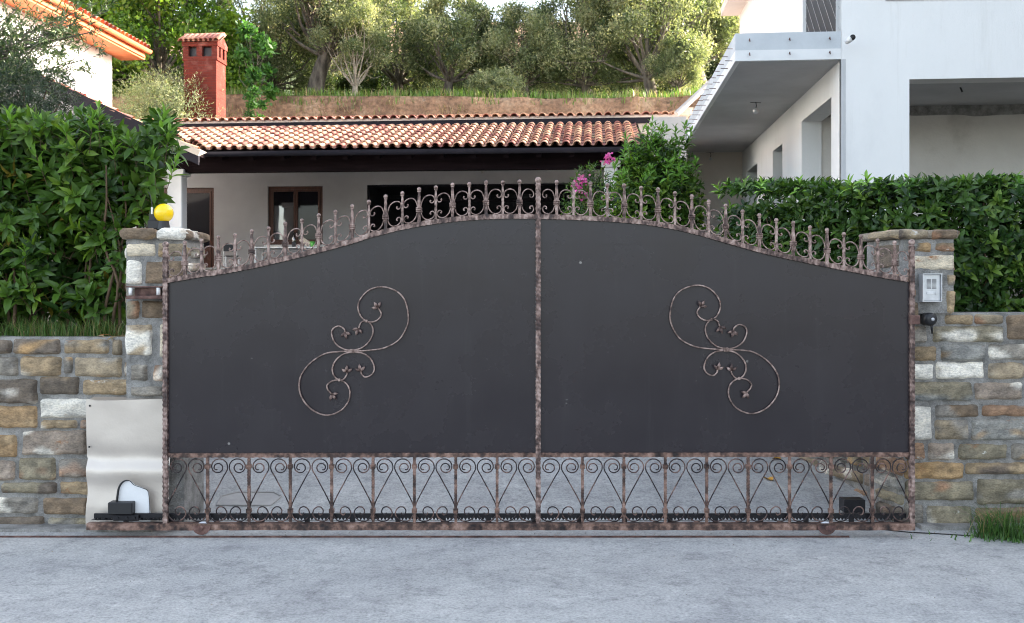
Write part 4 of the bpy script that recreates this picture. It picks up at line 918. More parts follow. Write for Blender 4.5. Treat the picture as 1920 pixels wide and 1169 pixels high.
V=np.concatenate(tmp.v)[:,[1,0,2]]; b.add(V,[f[::-1] for f in tmp.f]); b.build('side_wall',M['plaster_white'],bd)
VB=v1b+.0
b=MB(); b.box(.281,VB+.02,LH,LW_,VB+.2,zs); b.build('loggia_back_wall',M['plaster_raw'],bd)
b=MB(); nb_=90; xs=np.linspace(.285,LW_-.01,nb_); zl_=[zs-.30+.035*nz(x*2.2,3)+.02*nz(x*9,5) for x in xs]
b.add([(x,VB+.008,z) for x,z in zip(xs,zl_)]+[(x,VB+.008,zs) for x in xs]+[(x,VB+.02,z) for x,z in zip(xs,zl_)],[(i,i+1,nb_+i+1,nb_+i) for i in range(nb_-1)]+[(i,2*nb_+i,2*nb_+i+1,i+1) for i in range(nb_-1)]); b.build('bare_concrete_band',M['mortar'],bd)
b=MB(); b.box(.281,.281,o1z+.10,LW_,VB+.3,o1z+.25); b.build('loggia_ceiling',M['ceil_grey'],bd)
b=MB(); b.box(.281,VB+.21,LH,LB and .281+4,LB,LH+.05); b.box(3.8,VB+.21,LH,3.9,LB,zs); b.box(.281,4.95,LH,3.8,5.05,zs); b.box(.281,VB+.21,zs-.1,3.8,LB-.01,zs); b.build('rooms',M['plaster_raw'],bd)
b=MB(); b.box(.281,LB-.2,LH,LW_,LB,zEv); b.box(LW_-.2,.281,LH,LW_-.001,LB-.201,zEv); b.build('rear_wall',M['plaster_white'],bd)
UB=-1.26
b=MB(); b.box(UB+.05,8.01,LH-.3,-.001,8.2,zs+.1); b.build('recess_wall',M['plaster_cream'],bd)
b=MB(); b.box(UB,.0,zs,-.002,8.0,ztopslab); bal=b.build('balcony',M['slab_white'],bd)
b=MB(); b.box(UB+.002,.002,ztopslab+.001,-.003,.12,zup); b.box(UB+.002,.1201,ztopslab+.001,UB+.12,7.99,zup); b.build('upstand',M['slab_grey'],bal)
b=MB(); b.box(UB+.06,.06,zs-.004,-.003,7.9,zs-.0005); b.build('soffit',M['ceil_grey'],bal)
for k in range(16):
    v=.25+k*.42
    for zz_ in (ztopslab+.08,ztopslab-.07):
        b=MB(); b.tube([(UB-.09,v,zz_+.004),(UB+.01,v,zz_)],.005,n=5); b.build('anchor_rod',M['rust'],bal)
for fx in (1405,1480,1555):
    u=Bf.at_v(fx,0,0)[0]
    for zz_ in (ztopslab+.11,ztopslab-.06):
        b=MB(); b.tube([(u,-.05,zz_-.02),(u-.004,-.05,zz_+.015),(u+.0,.01,zz_+.01)],.007,n=5); b.build('anchor_rod',M['rust'],bal)
b=MB(); b.box(.05,w4a+.001,zup+.021,.07,w4b-.001,zEv-.401); o=b.build('shutter',latticemat(),bd)
b=MB()
for i in range(28):
    a=w4a-2.5+i*.26
    p0=np.array([.035,a,zup+.03]); p1=np.array([.035,a+2.6,zup+2.63])
    lo=max(0,(w4a-a)/2.6); hi=min(1,(w4b-a)/2.6)
    if hi>lo: 
        q0=p0+(p1-p0)*lo; q1=p0+(p1-p0)*hi; 
        if q1[2]>zEv-.41: q1=q0+(q1-q0)*max(0,(zEv-.41-q0[2])/(q1[2]-q0[2]))
        if np.linalg.norm(q1-q0)>.05: b.tube([q0,q1],.0028,n=4)
b.build('lattice',M['galv'],o)
# roof
b=MB(); e0=-.38; b.add([(e0,-1.2,zEv),(LW_+.5,-1.2,zEv),(LW_+.5,LB+.0,zEv),(e0,LB,zEv),(e0,-1.2,zEv+.16),(LW_+.5,-1.2,zEv+.16),(LW_+.5,LB,zEv+.16),(e0,LB,zEv+.16)],[(3,2,1,0),(0,1,5,4),(1,2,6,5),(2,3,7,6),(3,0,4,7)]); b.build('eaves',M['plaster_cream'],bd)
b=MB(); b.add([(e0,-1.2,zEv+.161),(LW_+.5,-1.2,zEv+.161),(LW_+.5,LB,zEv+.161),(e0,LB,zEv+.161),(4,3.6,zEv+2.6),(8,3.6,zEv+2.6)],[(0,1,5,4),(1,2,5),(2,3,4,5),(3,0,4)]); b.build('roof',M['tile'],bd)
b=MB(); u_,z_=Bf.at_v(1660,0,0); b.box(u_,-.02,z_-.01,LW_,-.0005,z_+.02); b.build('string_course',M['ceil_grey'],bd)
# grey corner stripe
b=MB(); b.box(-.006,-.006,LH,.05,-.0005,zs-.001); b.build('corner_strip',M['ceil_grey'],bd)
t=thing('security_camera','small white security camera with black lens on the white building','camera',(0,0,0))
x,y,z=P(1598,71,11.75); t.location=(x,y,z)
b=MB(); b.tube([(-.035,.09,-.03),(-.015,.02,-.01),(0,-.0,0)],[.03,.036,.038],n=16); b.build('housing',M['white_pl'],t,True)
b=MB(); b.tube([(0,-.001,0),(0,-.02,0)],.033,n=18); b.build('lens',M['black'],t,True)
def bulb(px,py,z,label,grp,br=.04):
    Y=(z-CAMZ)*FPX/(548-py); x=(px-960)/FPX*Y
    t=thing('bare_bulb',label,'lamp',(x,Y,z),0,grp)
    b=MB(); b.tube([(0,0,0),(.01,0,-.05),(0,0,-.10)],.006,n=6); b.tube([(-.08,0,-.005),(.08,.02,-.005)],.004,n=5); b.build('flex',M['black'],t)
    b=MB(); b.sphere((0,0,-.13),br,12,8); b.build('bulb',M['alu'],t,True)
bulb(1417,192,zs-.006,'bare bulb hanging from the middle of the grey balcony soffit','bare bulbs on the white building',.045)
bulb(1332,286,zs-.006,'bare bulb hanging at the far dark end of the balcony soffit','bare bulbs on the white building',.03)
Y=12.9; x,_,z=P(1800,160,Y); t=thing('ceiling_fitting','black rod fitting hanging in the wide ground-floor opening on the right','lamp',(x,Y,z))
b=MB(); b.tube([(-.03,0,.05),(.03,0,-.09)],.011,n=6); b.build('rod',M['black'],t); b=MB(); b.tube([(-.07,0,.052),(.02,0,.052)],.01,n=6); b.build('bracket',M['black'],t)
# leaning pipe
Y=21.5; b=MB(); b.tube([P(1268,214,Y),P(1345,143,Y+.5)],.065,n=10); o=b.build('pipe',M['galv']); tag(o,'pale grey pipe slanting up from the end of the tiled roof towards the balcony','pipe')
b=MB(); b.tube([P(1292,214,22.4),P(1292,203,22.4)],.12,n=4,square=True); b.cbox(*P(1276,216,22.2)[:2],P(0,216,22.2)[2],P(1296,0,22.2)[0],22.6,P(0,204,22.2)[2],.01); o=b.build('roof_box',M['beige']); tag(o,'beige block at the right end of the tiled roof by the slanting pipe','block')
# house block added right of frame, unseen, to keep the street in shade
t=thing('house','tall rendered house block added out of view to the right to keep the sun off the street','house',(20,2,0))
b=MB(); b.box(-3,-14,-.05,5,13,14); b.build('wall',M['plaster_cream'],t)
b=MB(); b.add([(-3.5,-14.5,14.001),(5.5,-14.5,14.001),(5.5,13.5,14.001),(-3.5,13.5,14.001),(1,-10,16.5),(1,9,16.5)],[(0,1,4),(1,2,5,4),(2,3,5),(3,0,4,5),(3,2,1,0)]); b.build('roof',M['tile'],t)
for i in range(4):
    for j in range(4):
        b=MB(); b.box(-3.06,-11+i*5,1.2+j*3.2,-3.001,-9.8+i*5,2.8+j*3.2); f_=b.build('window',M['door_wood'],t); b=MB(); b.box(-3.07,-10.9+i*5,1.3+j*3.2,-3.061,-9.9+i*5,2.7+j*3.2); b.build('pane',M['glass'],f_)

# ------------------------------------------------------------------ vegetation
LF8=[(0,4,1),(0,1,6),(1,4,5,2),(1,2,7,6),(2,5,3),(2,3,7)]
def unit(a): return a/(np.linalg.norm(a,axis=-1,keepdims=True)+1e-9)
def leaves8(b,B,D,Nn,L,W,col,droop=.25,fold=.25):
    D=unit(D); S=unit(np.cross(D,Nn)); Nn=np.cross(S,D); L=L[:,None]; W=W[:,None]
    def sp(t): return B+D*L*t-Nn*L*droop*t*t
    s0,s1,s2,s3=sp(0),sp(.33),sp(.68),sp(1.0)
    l1=s1+S*W*.46+Nn*W*fold; r1=s1-S*W*.46+Nn*W*fold; l2=s2+S*W*.42+Nn*W*fold*.8; r2=s2-S*W*.42+Nn*W*fold*.8
    b.batch(np.stack([s0,s1,s2,s3,l1,l2,r1,r2],1),LF8,col)
def leaves4(b,B,D,Nn,L,W,col):
    D=unit(D); S=unit(np.cross(D,Nn)); L=L[:,None]; W=W[:,None]
    b.batch(np.stack([B,B+D*L*.5+S*W*.5,B+D*L,B+D*L*.5-S*W*.5],1),[(0,1,2,3)],col)
def pal(n,cols,p=None,j=.2):
    c=np.array(cols)[rng.choice(len(cols),n,p=p)]; return c*rng.uniform(1-j,1+j,(n,1))*rng.uniform(.93,1.07,(n,3))
def sprigs(b,Pn,Dn,nl,L0,L1,wr,cols,p=None,spread=(25,80),step=.018,droop=.25,tw=None,colj=.2,colper=None):
    """a shoot with whorled leaves at each point"""
    n=len(Pn); Dn=unit(Dn); a=unit(np.cross(Dn,rng.normal(size=(n,3)))); c=np.cross(Dn,a)
    Bs=[];Ds=[];Ns=[];Ls=[];ids=[]
    for i in range(nl):
        ph=i*2.39996+rng.uniform(-.3,.3,n); be=np.radians(spread[1]-(spread[1]-spread[0])*i/max(1,nl-1)+rng.uniform(-12,12,n))
        rad=a*np.cos(ph)[:,None]+c*np.sin(ph)[:,None]
        d_=Dn*np.cos(be)[:,None]+rad*np.sin(be)[:,None]
        Bs.append(Pn+Dn*step*i); Ds.append(d_); Ns.append(Dn-rad*.3+rng.normal(size=(n,3))*.18); f=1-.45*abs(i/max(1,nl-1)-.35)
        Ls.append(rng.uniform(L0,L1,n)*f); ids.append(np.arange(n))
    B=np.concatenate(Bs);D=np.concatenate(Ds);Nn=np.concatenate(Ns);L=np.concatenate(Ls); ids=np.concatenate(ids)
    col=pal(len(B),cols,p,colj) if colper is None else colper[ids]*rng.uniform(1-colj,1+colj,(len(B),1))
    leaves8(b,B,D,Nn,L,L*wr*rng.uniform(.85,1.15,len(L)),col,droop)
    if tw is not None:
        for q,dd in zip(Pn,Dn): tw.tube([q-dd*.10,q+dd*step*nl],.0022,n=4,cap=False)
LAU=[(.046,.105,.014),(.066,.14,.018),(.095,.18,.024),(.024,.06,.012),(.15,.25,.028)]
# left laurel
t=thing('laurel_shrub','tall loose cherry-laurel bush above the low wall at the left','shrub',(-2.9,7.5,1.2))
b=MB(); tw=MB()
# outline top py(px)
ox=[-200,-60,0,40,80,110,135,160,190,215,240,262,285,300,322,334]; oy=[225,230,222,218,240,232,255,222,216,245,262,258,240,212,226,300]
def inside(px,py):
    top=np.interp(px,ox,oy); 
    rgt=np.interp(py,[210,300,345,400,440,480,600],[326,322,298,290,240,238,236]); return (py>top+8)&(px<rgt-4)&(py<594)
px=rng.uniform(-260,336,2600); py=rng.uniform(212,606,2600); Yd=rng.uniform(7.18,7.85,2600); k_=inside(px,py)
k_&=(rng.random(2600)<np.interp(py,[212,480,604],[1,.9,.6])); px,py,Yd=px[k_],py[k_],Yd[k_]
pos=np.stack([(px-960)/FPX*Yd,Yd,CAMZ+(548-py)/FPX*Yd],1)
dr=rng.normal(size=(len(px),3))*[.6,.45,.45]+[0,-.55,.55]
base=np.array(LAU)[rng.choice(5,len(px),p=[.3,.3,.18,.17,.05])]
old=rng.random(len(px))<.035; base[old]=(.16,.13,.02)
sprigs(b,pos,dr,7,.11,.165,.39,LAU,spread=(20,85),step=.014,droop=.35,tw=tw,colper=base,colj=.25)
n=5200; px=rng.uniform(-260,330,n); py=rng.uniform(232,600,n); Yd=rng.uniform(7.5,8.1,n); k_=inside(px+8,py-6)&(rng.random(n)<.65); px,py,Yd=px[k_],py[k_],Yd[k_]; n=len(px)
leaves8(b,np.stack([(px-960)/FPX*Yd,Yd,CAMZ+(548-py)/FPX*Yd],1),rng.normal(size=(n,3)),rng.normal(size=(n,3))+[0,-1,.5],rng.uniform(.09,.14,n),rng.uniform(.035,.05,n),pal(n,LAU[:4]))
# upright bright shoots on top
for (px_,py_,hh,np_) in ((170,262,.16,1),(186,250,.18,1),(300,262,.20,1),(312,285,.15,1),(250,290,.1,1),(75,262,.12,1),(20,250,.14,1),(125,270,.1,1),(318,340,.14,1),(290,330,.14,1),(82,330,.2,1),(50,515,.2,1),(215,300,.1,1)):
    Y=7.15; p=np.array([P(px_,py_,Y)]); sprigs(b,p,np.array([[rng.normal()*.15+(.3 if px_>290 else 0),-.2,1.]]),10,.10,.14,.28,None,spread=(12,60),step=hh/9,droop=.2,tw=tw,colper=np.array([[.15,.30,.04]]),colj=.2)
for i in range(26):
    x=rng.uniform(-4.6,-2.75); y=rng.uniform(7.2,7.7); top=rng.uniform(2.2,2.9); q=[np.array([x,y,1.15])]
    for k in range(5): q.append(q[-1]+np.array([rng.normal()*.05,rng.normal()*.04,(top-1.15)/5]))
    tw.tube(catmull(q,3),np.linspace(.014,.005,16),n=6,cap=False)
put(b,'foliage',M['leaf'],t,True); put(tw,'stems',M['twig'],t,True)
# pots behind the laurel
for (px_,py_,Y,s_,lb) in ((190,508,8.1,.09,'small terracotta pot glimpsed low through the laurel leaves'),(14,500,8.2,.16,'large terracotta pot glimpsed through the laurel at the left edge')):
    x,y,z=P(px_,py_,Y); b=MB(); b.tube([(0,0,-s_*1.2),(0,0,s_*.5),(0,0,s_*.5),(0,0,s_*.8),(0,0,s_*.8),(0,0,s_*.3)],[s_*.7,s_*.95,s_*1.1,s_*1.1,s_*.95,s_*.9],n=20); o=b.build('flower_pot',M['pot'],None,True,(x,y,z)); tag(o,lb,'flower pot')
    b=MB(); b.cbox(-s_*1.5,-.15,-1.0,s_*1.5,.2,-s_*1.2-.001,.01); o2=b.build('pot_shelf',M['dark_wood'],o)
# right clipped hedge along a path
t=thing('laurel_hedge','dense clipped laurel hedge above the right stone wall','hedge',(4,7.6,1.4))
b=MB(); tw=MB(); pathp=np.array([(2.10,9.3),(2.35,8.7),(2.66,7.95),(2.95,7.55),(7.2,7.5)]); seg=np.linalg.norm(np.diff(pathp,axis=0),axis=1); cum=np.r_[0,np.cumsum(seg)]
def hp(s): return np.stack([np.interp(s,cum,pathp[:,0]),np.interp(s,cum,pathp[:,1])],-1)
n=3600; s=rng.uniform(0,cum[-1],n); c_=hp(s); c2=hp(np.minimum(s+.05,cum[-1]+.0)); c1=hp(np.maximum(s-.05,0)); tn=unit(c2-c1); nr=np.stack([tn[:,1],-tn[:,0]],-1)   # towards camera
zt=np.interp(c_[:,1],[7.5,9.5],[2.43,2.62])+.02*np.sin(s*3)+.015*np.sin(s*7.3)
side=rng.random(n); ztop=side>.74
offs=np.where(ztop,rng.uniform(-.45,.14,n),rng.uniform(.02,.17,n)); z=np.where(ztop,zt-rng.uniform(.0,.07,n),rng.uniform(1.38,2.40,n)*1.0)
z=np.minimum(z,zt-.02)
pos=np.stack([c_[:,0]+nr[:,0]*offs,c_[:,1]+nr[:,1]*offs,z],1)
dr=np.stack([nr[:,0]*.8,nr[:,1]*.8,np.full(n,.45)],1)+rng.normal(size=(n,3))*.5; dr[ztop]+= [0,.3,.9]
LA2=[(.035,.082,.016),(.05,.108,.02),(.074,.142,.024),(.019,.05,.013),(.12,.20,.03)]
base=np.array(LA2)[rng.choice(5,n,p=[.3,.3,.17,.18,.05])]; tip=ztop&(rng.random(n)<.22); base[tip]=(.09,.21,.035)
sprigs(b,pos,dr,7,.075,.12,.42,None,spread=(22,88),step=.010,droop=.3,colper=base,colj=.25)
for (px_,py_) in ((1370,352),(1395,350),(1352,358),(1600,350),(1628,346),(1745,352),(1878,352),(1905,345),(1425,352),(1660,350),(1500,352),(1365,395),(1800,350),(1700,352)):
    Y=9.2 if px_<1400 else (8.3 if px_<1520 else 7.55)
    p=np.array([P(px_,py_+8,Y)]); sprigs(b,p,np.array([[rng.normal()*.3,-.2,.8]]),9,.08,.13,.27,None,spread=(25,85),step=.010,droop=.3,colper=np.array([[.20,.38,.05]]),colj=.25)
# inner leaves, for depth
n=9500; s=rng.uniform(0,cum[-1],n); c_=hp(s); pos=np.stack([c_[:,0]+rng.uniform(-.05,.3,n),c_[:,1]+rng.uniform(-.05,.35,n),rng.uniform(1.38,2.38,n)],1)
leaves8(b,pos,rng.normal(size=(n,3)),rng.normal(size=(n,3))+[0,-1,.4],rng.uniform(.08,.12,n),rng.uniform(.03,.042,n),pal(n,LA2[:4]))
for i in range(60):
    s_=rng.uniform(0,cum[-1]); c0=hp(np.array([s_]))[0]; q=[np.array([c0[0],c0[1],1.35])]
    for k in range(4): q.append(q[-1]+np.array([rng.normal()*.05,rng.normal()*.05,.24]))
    tw.tube(q,np.linspace(.012,.004,5),n=5,cap=False)
put(b,'foliage',M['leaf'],t,True); put(tw,'stems',M['twig'],t,True)
# bush right of the house
def bush(name,label,cat,ctr,rx,ry,rz,n,L,wr,cols,mt='leaf',tips=None,lp=None,nl=7,shell=.4,stems=8,step=.02,shoots=None):
    t=thing(name,label,cat,(ctr[0],ctr[1],ctr[2]-rz)); b=MB(); tw=MB()
    dv=unit(rng.normal(size=(n,3))); rr=rng.uniform(0,1,n)**shell; lump=1+.22*np.array([nz(q[0]*2.2,q[1]*2.2,q[2]*2.2+ctr[0]) for q in dv])
    pos=dv*rr[:,None]*lump[:,None]*[rx,ry,rz]; dr=dv+rng.normal(size=(n,3))*.45+[0,-.1,.5]
    base=np.array(cols)[rng.choice(len(cols),n,p=lp)]
    if tips is not None: k=(pos[:,2]>rz*.35)&(rr>.8)&(rng.random(n)<.5); base[k]=tips
    sprigs(b,pos+[0,0,rz],dr,nl,L*.75,L*1.2,wr,None,spread=(18,80),step=step,droop=.25,colper=base,colj=.25)
    for i in range(stems):
        e=unit(rng.normal(size=3)+[0,0,1.2])*[rx,ry,rz]*.75+[0,0,rz]; tw.tube(catmull([(rng.normal()*.05,rng.normal()*.05,-.15),e*[.3,.3,.45],e],4),np.linspace(.03,.006,9),n=5,cap=False)
    for q in (shoots or []):
        q=np.array(P(*q))-np.array([ctr[0],ctr[1],ctr[2]-rz]); sprigs(b,np.array([q]),np.array([[rng.normal()*.25,-.3,1.]]),11,L*.8,L*1.15,wr,None,spread=(15,75),step=step,droop=.2,tw=tw,colper=np.array([tips]),colj=.2)
    b.build('foliage',M[mt],t,True); tw.build('stems',M['twig'],t,True); return t
x,y,z=P(1228,405,15.5)
bush('laurel_bush','rounded dark green laurel bush between the tiled roof and the balcony','shrub',(x,15.5,z),.66,.65,1.22,1700,.14,.34,LAU,tips=(.14,.30,.045),shoots=[(1212,268,15),(1222,252,15.2),(1240,262,15),(1268,266,15.2),(1283,258,15.2),(1292,270,15.2),(1180,278,15),(1196,262,15),(1166,348,14.9),(1200,352,14.9),(1278,350,14.9),(1170,300,15),(1305,325,15.2),(1150,330,15)])

for (px_,py_,hh) in ((1215,262,.25),(1225,250,.3),(1270,262,.3),(1285,258,.25),(1180,270,.2),(1195,262,.22)): 
    pass
x,y,z=P(1108,385,16.6)
t=bush('oleander_bush','pink-flowered oleander beside the right porch column','shrub',(x,16.6,z),.42,.4,.62,260,.12,.2,LAU[:4])
for (px_,py_,n_) in ((1141,298,60),(1092,336,45),(1085,352,30),(1080,345,20),(1097,372,14)):
    b=MB(); c0=np.array(P(px_,py_,16.3))-np.array(t.location); q=c0+rng.normal(size=(n_,3))*[.045,.04,.04]; leaves8(b,q,rng.normal(size=(n_,3)),rng.normal(size=(n_,3))+[0,-2,0],np.full(n_,.04),np.full(n_,.036),pal(n_,[(.62,.10,.42),(.72,.2,.52)])); b.build('flower_cluster',M['petal'],t,True)
# ---- trees on the hill
OLV=[(.16,.195,.095),(.115,.15,.072),(.24,.27,.15),(.36,.37,.22),(.065,.095,.045)]
def tree(name,label,cat,loc,H_,cw,blobs,nleaf,L,W,cols,lean=(0,0),trunk_r=.2,fork=.3,bark='bark',grp='olive trees on the hillside',p=None,seed=1,lo=.8):
    rs=np.random.default_rng(seed)
    t=thing(name,label,cat,loc,0,grp); tw=MB(); b=MB()
    f=np.array([lean[0],lean[1],H_*fork]); tw.tube(catmull([(0,0,-.3),(lean[0]*.3,lean[1]*.3,H_*fork*.5),f],5),np.linspace(trunk_r*1.25,trunk_r*.85,11),n=9,rfun=lambda L_,th:1+.18*math.sin(3*th+L_*2),cap=False)
    cs_=[]
    for i in range(blobs):
        a=i*2.4+rs.uniform(-.4,.4); zz=H_*(lo*fork+(.95-lo*fork)*((i+rs.uniform(0,1))/blobs)); rr=cw*rs.uniform(.45,1.0)*.85 
        if zz>H_*.75: rr*=.7
        if zz<H_*(fork+.15): rr=cw*rs.uniform(.7,1.0)*.85
        cs_.append(np.array([f[0]+rr*math.cos(a),f[1]+rr*math.sin(a),zz]))
    for c in cs_:
        mid=f+(c-f)*.5+np.array([rs.normal()*.15,rs.normal()*.15,-.1*H_*.3]); tw.tube(catmull([f-[0,0,.15],mid,c],5),np.linspace(trunk_r*.36,trunk_r*.05,11),n=6,cap=False)
        for k in range(3):
            e=c+rs.normal(size=3)*[cw*.25,cw*.25,H_*.08]; s0=f+(c-f)*rs.uniform(.4,.8); tw.tube(catmull([s0,(s0+e)/2+rs.normal(size=3)*.08,e],3),np.linspace(trunk_r*.15,trunk_r*.03,7),n=4,cap=False)
    per=nleaf//blobs
    for c in cs_:
        R_=cw*rs.uniform(.26,.40); k=9; sub=c+unit(rs.normal(size=(k,3)))*[R_*.75,R_*.75,R_*.6]*rs.uniform(.5,1,(k,1))
        ids=rs.integers(0,k,per); pos=sub[ids]+rs.normal(size=(per,3))*R_*.26
        colb=np.array(cols)[rs.choice(len(cols),k,p=p)]
        col=colb[ids]*rs.uniform(.7,1.3,(per,1)); D=rs.normal(size=(per,3))+[0,0,.3]; 
        leaves4(b,pos,D,rs.normal(size=(per,3))+[0,0,.8],rs.uniform(L*.6,L*1.3,per),rs.uniform(W*.7,W*1.2,per),col)
    tw.build('trunk',M[bark],t,True); b.build('crown',M['leaf_far'],t); return t
def hillpos(px,Y,dz=0): x=(px-960)/FPX*Y; return (x,Y,hz(x,Y)+dz)
def pose(c,loc,rz,s,label,grp=None):
    c.location=loc; c.rotation_euler=(0,0,rz); c.scale=(s,s,s); c['label']=label
    if grp: c['group']=grp
t0=tree('olive_tree','old olive with a thick dark leaning trunk above the middle of the tiled roof','tree',hillpos(590,35),5.8,2.6,22,37200,.135,.045,OLV,lean=(.42,0),trunk_r=.27,fork=.32,seed=11,lo=1.3)
t1=tree('olive_tree','small olive with pale forked trunk in front of the old leaning olive','tree',hillpos(666,33.4),3.4,1.4,12,14000,.10,.034,OLV[:4],lean=(0,0),trunk_r=.09,fork=.17,bark='bark_pale',seed=5,lo=2.3)
t2=tree('olive_tree','olive with twin grey stems just left of the picture centre','tree',hillpos(838,35.5),4.0,2.0,17,27280,.135,.045,OLV,lean=(.1,0),trunk_r=.16,fork=.26,seed=23,lo=1.2)
t3=tree('olive_tree','broad olive with a dark multi-stemmed trunk above the roof end','tree',hillpos(1222,35.2),5.6,2.5,21,35960,.135,.045,OLV,lean=(-.15,0),trunk_r=.2,fork=.2,seed=31)
specs=[(t2,985,35.8,2.1,.92,'olive with a short leaning trunk right of the picture centre'),(t3,1100,36.6,.9,.92,'olive between the leaning-trunk olive and the broad multi-stemmed one'),(t0,1320,37.5,3.3,.95,'tall dense olive at the right beside the balcony edge'),
(t3,500,37.5,4.0,.95,'large olive rising just right of the brick chimney'),(t2,745,38.5,1.2,1.25,'sunlit olive behind the small pale-stemmed one'),(t0,1180,41,5.1,1.0,'olive standing further back behind the broad one'),(t3,1010,43,2.2,.55,'low distant olive behind the centre gap'),
(t2,900,42,3.1,.72,'low distant olive under the utility pole'),(t0,600,43,2.2,1.05,'distant olive behind the old leaning one'),(t0,1400,43,1.7,1.1,'distant olive hidden mostly by the white building'),(t3,800,46,.3,.6,'furthest olive seen through the gap near the pole'),(t2,1270,33.9,5.2,.55,'low young olive at the top of the bank near the pipe')]
for (src,px_,Y,rz,s_,lb) in specs:
    pose(copy_tree(src),hillpos(px_,Y),rz,s_,lb)
BRT=[(.16,.27,.03),(.10,.19,.025),(.22,.34,.04),(.06,.13,.02)]
tb=tree('broadleaf_tree','bright green broadleaf tree between the white house and the chimney','tree',hillpos(300,33.6,-1.2),7.2,3.0,20,26000,.17,.12,BRT,trunk_r=.2,fork=.3,grp='broadleaf trees on the hillside',seed=41)
c=copy_tree(tb); pose(c,hillpos(185,36,-1),2.0,.95,'bright green tree partly hidden behind the orange eaves')
tx=tree('young_tree','small leafy green sapling just right of the chimney','tree',(lambda q:(q[0],q[1],q[2]))(hillpos(478,31.6)),2.5,.75,8,1500,.20,.12,[(.05,.14,.03),(.08,.2,.04)],trunk_r=.04,fork=.2,grp='saplings beside the chimney',seed=3)
c=copy_tree(tx); x_,y_,z_=P(475,232,29.0); pose(c,(x_,y_,z_-.4),1.2,.55,'low green sapling emerging from behind the roof near the chimney')
# background thicket bushes
tk=tree('thicket_bush','dark thicket bush at the left behind the olive trunks','shrub',hillpos(520,41),3.3,2.4,14,24000,.13,.06,[(.035,.06,.02),(.05,.08,.025),(.08,.11,.03)],trunk_r=.08,fork=.1,grp='thicket bushes behind the olives',seed=51)
TH=[(640,46),(740,45),(860,47),(950,46),(1060,46.5),(1150,46),(1260,45),(1350,44),(440,43),(350,43)]
for i,(px_,Y) in enumerate(TH):
    pose(copy_tree(tk),hillpos(px_,Y,-.2),i*1.3,.95,['thicket bush behind the old leaning olive trunk','thicket bush seen right of the small pale-stemmed olive','thicket bush behind the twin-stemmed olive','thicket bush behind the centre of the picture','thicket bush behind the leaning-trunk olive','thicket bush between the two right-hand olives','thicket bush behind the broad multi-stemmed olive','thicket bush beside the balcony edge','thicket bush just right of the chimney','thicket bush left of the chimney'][i])
x,y,z=P(930,163,33.2)
bush('olive_bush','rounded grey-green olive bush at the top of the bank, picture centre','shrub',(x,33.2,z),.95,.8,.55,1100,.12,.25,OLV[:4],mt='leaf_far',nl=6)
x,y,z=P(272,198,24.2)
bush('olive_shrub','silvery feathery olive shrub left of the brick chimney','shrub',(x,25.6,z),1.15,.9,.95,1900,.10,.2,[(.20,.24,.14),(.14,.18,.10),(.28,.31,.19)],mt='leaf_far',nl=9,step=.05,shell=.5)
# ---- near olive, upper left, and dark shrub
t=thing('olive_tree','near olive whose thin dark branches hang over the white house at upper left','tree',(-7.6,12,1.6))
tw=MB(); b=MB(); tw.tube(catmull([(0,0,-.1),(.1,0,1.5),(.2,.1,2.6)],5),np.linspace(.16,.1,11),n=9)
ends=[(0,0),(40,10),(95,5),(140,30),(175,60),(55,45),(80,85),(25,75),(110,60),(5,60),(120,15),(65,100),(150,45),(200,100),(20,40),(60,70),(110,30),(150,10),(185,40),(150,75),(100,110),(40,120),(170,110),(205,20),(70,5),(10,90),(130,60),(190,75),(90,60),(120,135),(160,150),(60,140),(30,20),(185,5),(215,50)]
for (px_,py_) in ends:
    Y=rng.uniform(11,12.6); e=np.array(P(px_,py_,Y))-np.array(t.location); s0=np.array([.2,.1,rng.uniform(1.9,2.6)]); m_=(s0+e)/2+rng.normal(size=3)*.12; cc=catmull([s0,m_,e],12); tw.tube(cc,np.linspace(.022,.003,len(cc)),n=5,cap=False)
    for k in range(10):
        q=cc[int(rng.uniform(.60,.999)*(len(cc)-1))]; dd=unit(rng.normal(size=3)+[.45,0,.25]); ln=rng.uniform(.15,.42); sub=[q,q+dd*ln*.5+rng.normal(size=3)*.02,q+dd*ln]; tw.tube(sub,.0022,n=4,cap=False)
        m2=int(ln/.014); tt=rng.random(m2)[:,None]; pp=np.array(q)+dd*ln*tt; D=dd*.8+unit(rng.normal(size=(m2,3)))*.8
        leaves8(b,pp,D,rng.normal(size=(m2,3))+[0,-.3,.6],rng.uniform(.05,.085,m2),rng.uniform(.012,.018,m2),pal(m2,[(.045,.085,.03),(.03,.06,.022),(.08,.12,.05)]))
tw.build('trunk',M['bark'],t,True); b.build('crown',M['leaf'],t,True)
x,y,z=P(40,190,10.4)
bush('feathery_shrub','dark fine-leaved shrub behind the laurel at the left edge','shrub',(x,10.4,z-.25),.62,.5,.62,1500,.07,.13,[(.02,.042,.018),(.03,.055,.022),(.014,.03,.013)],nl=12,step=.012,shell=.5)
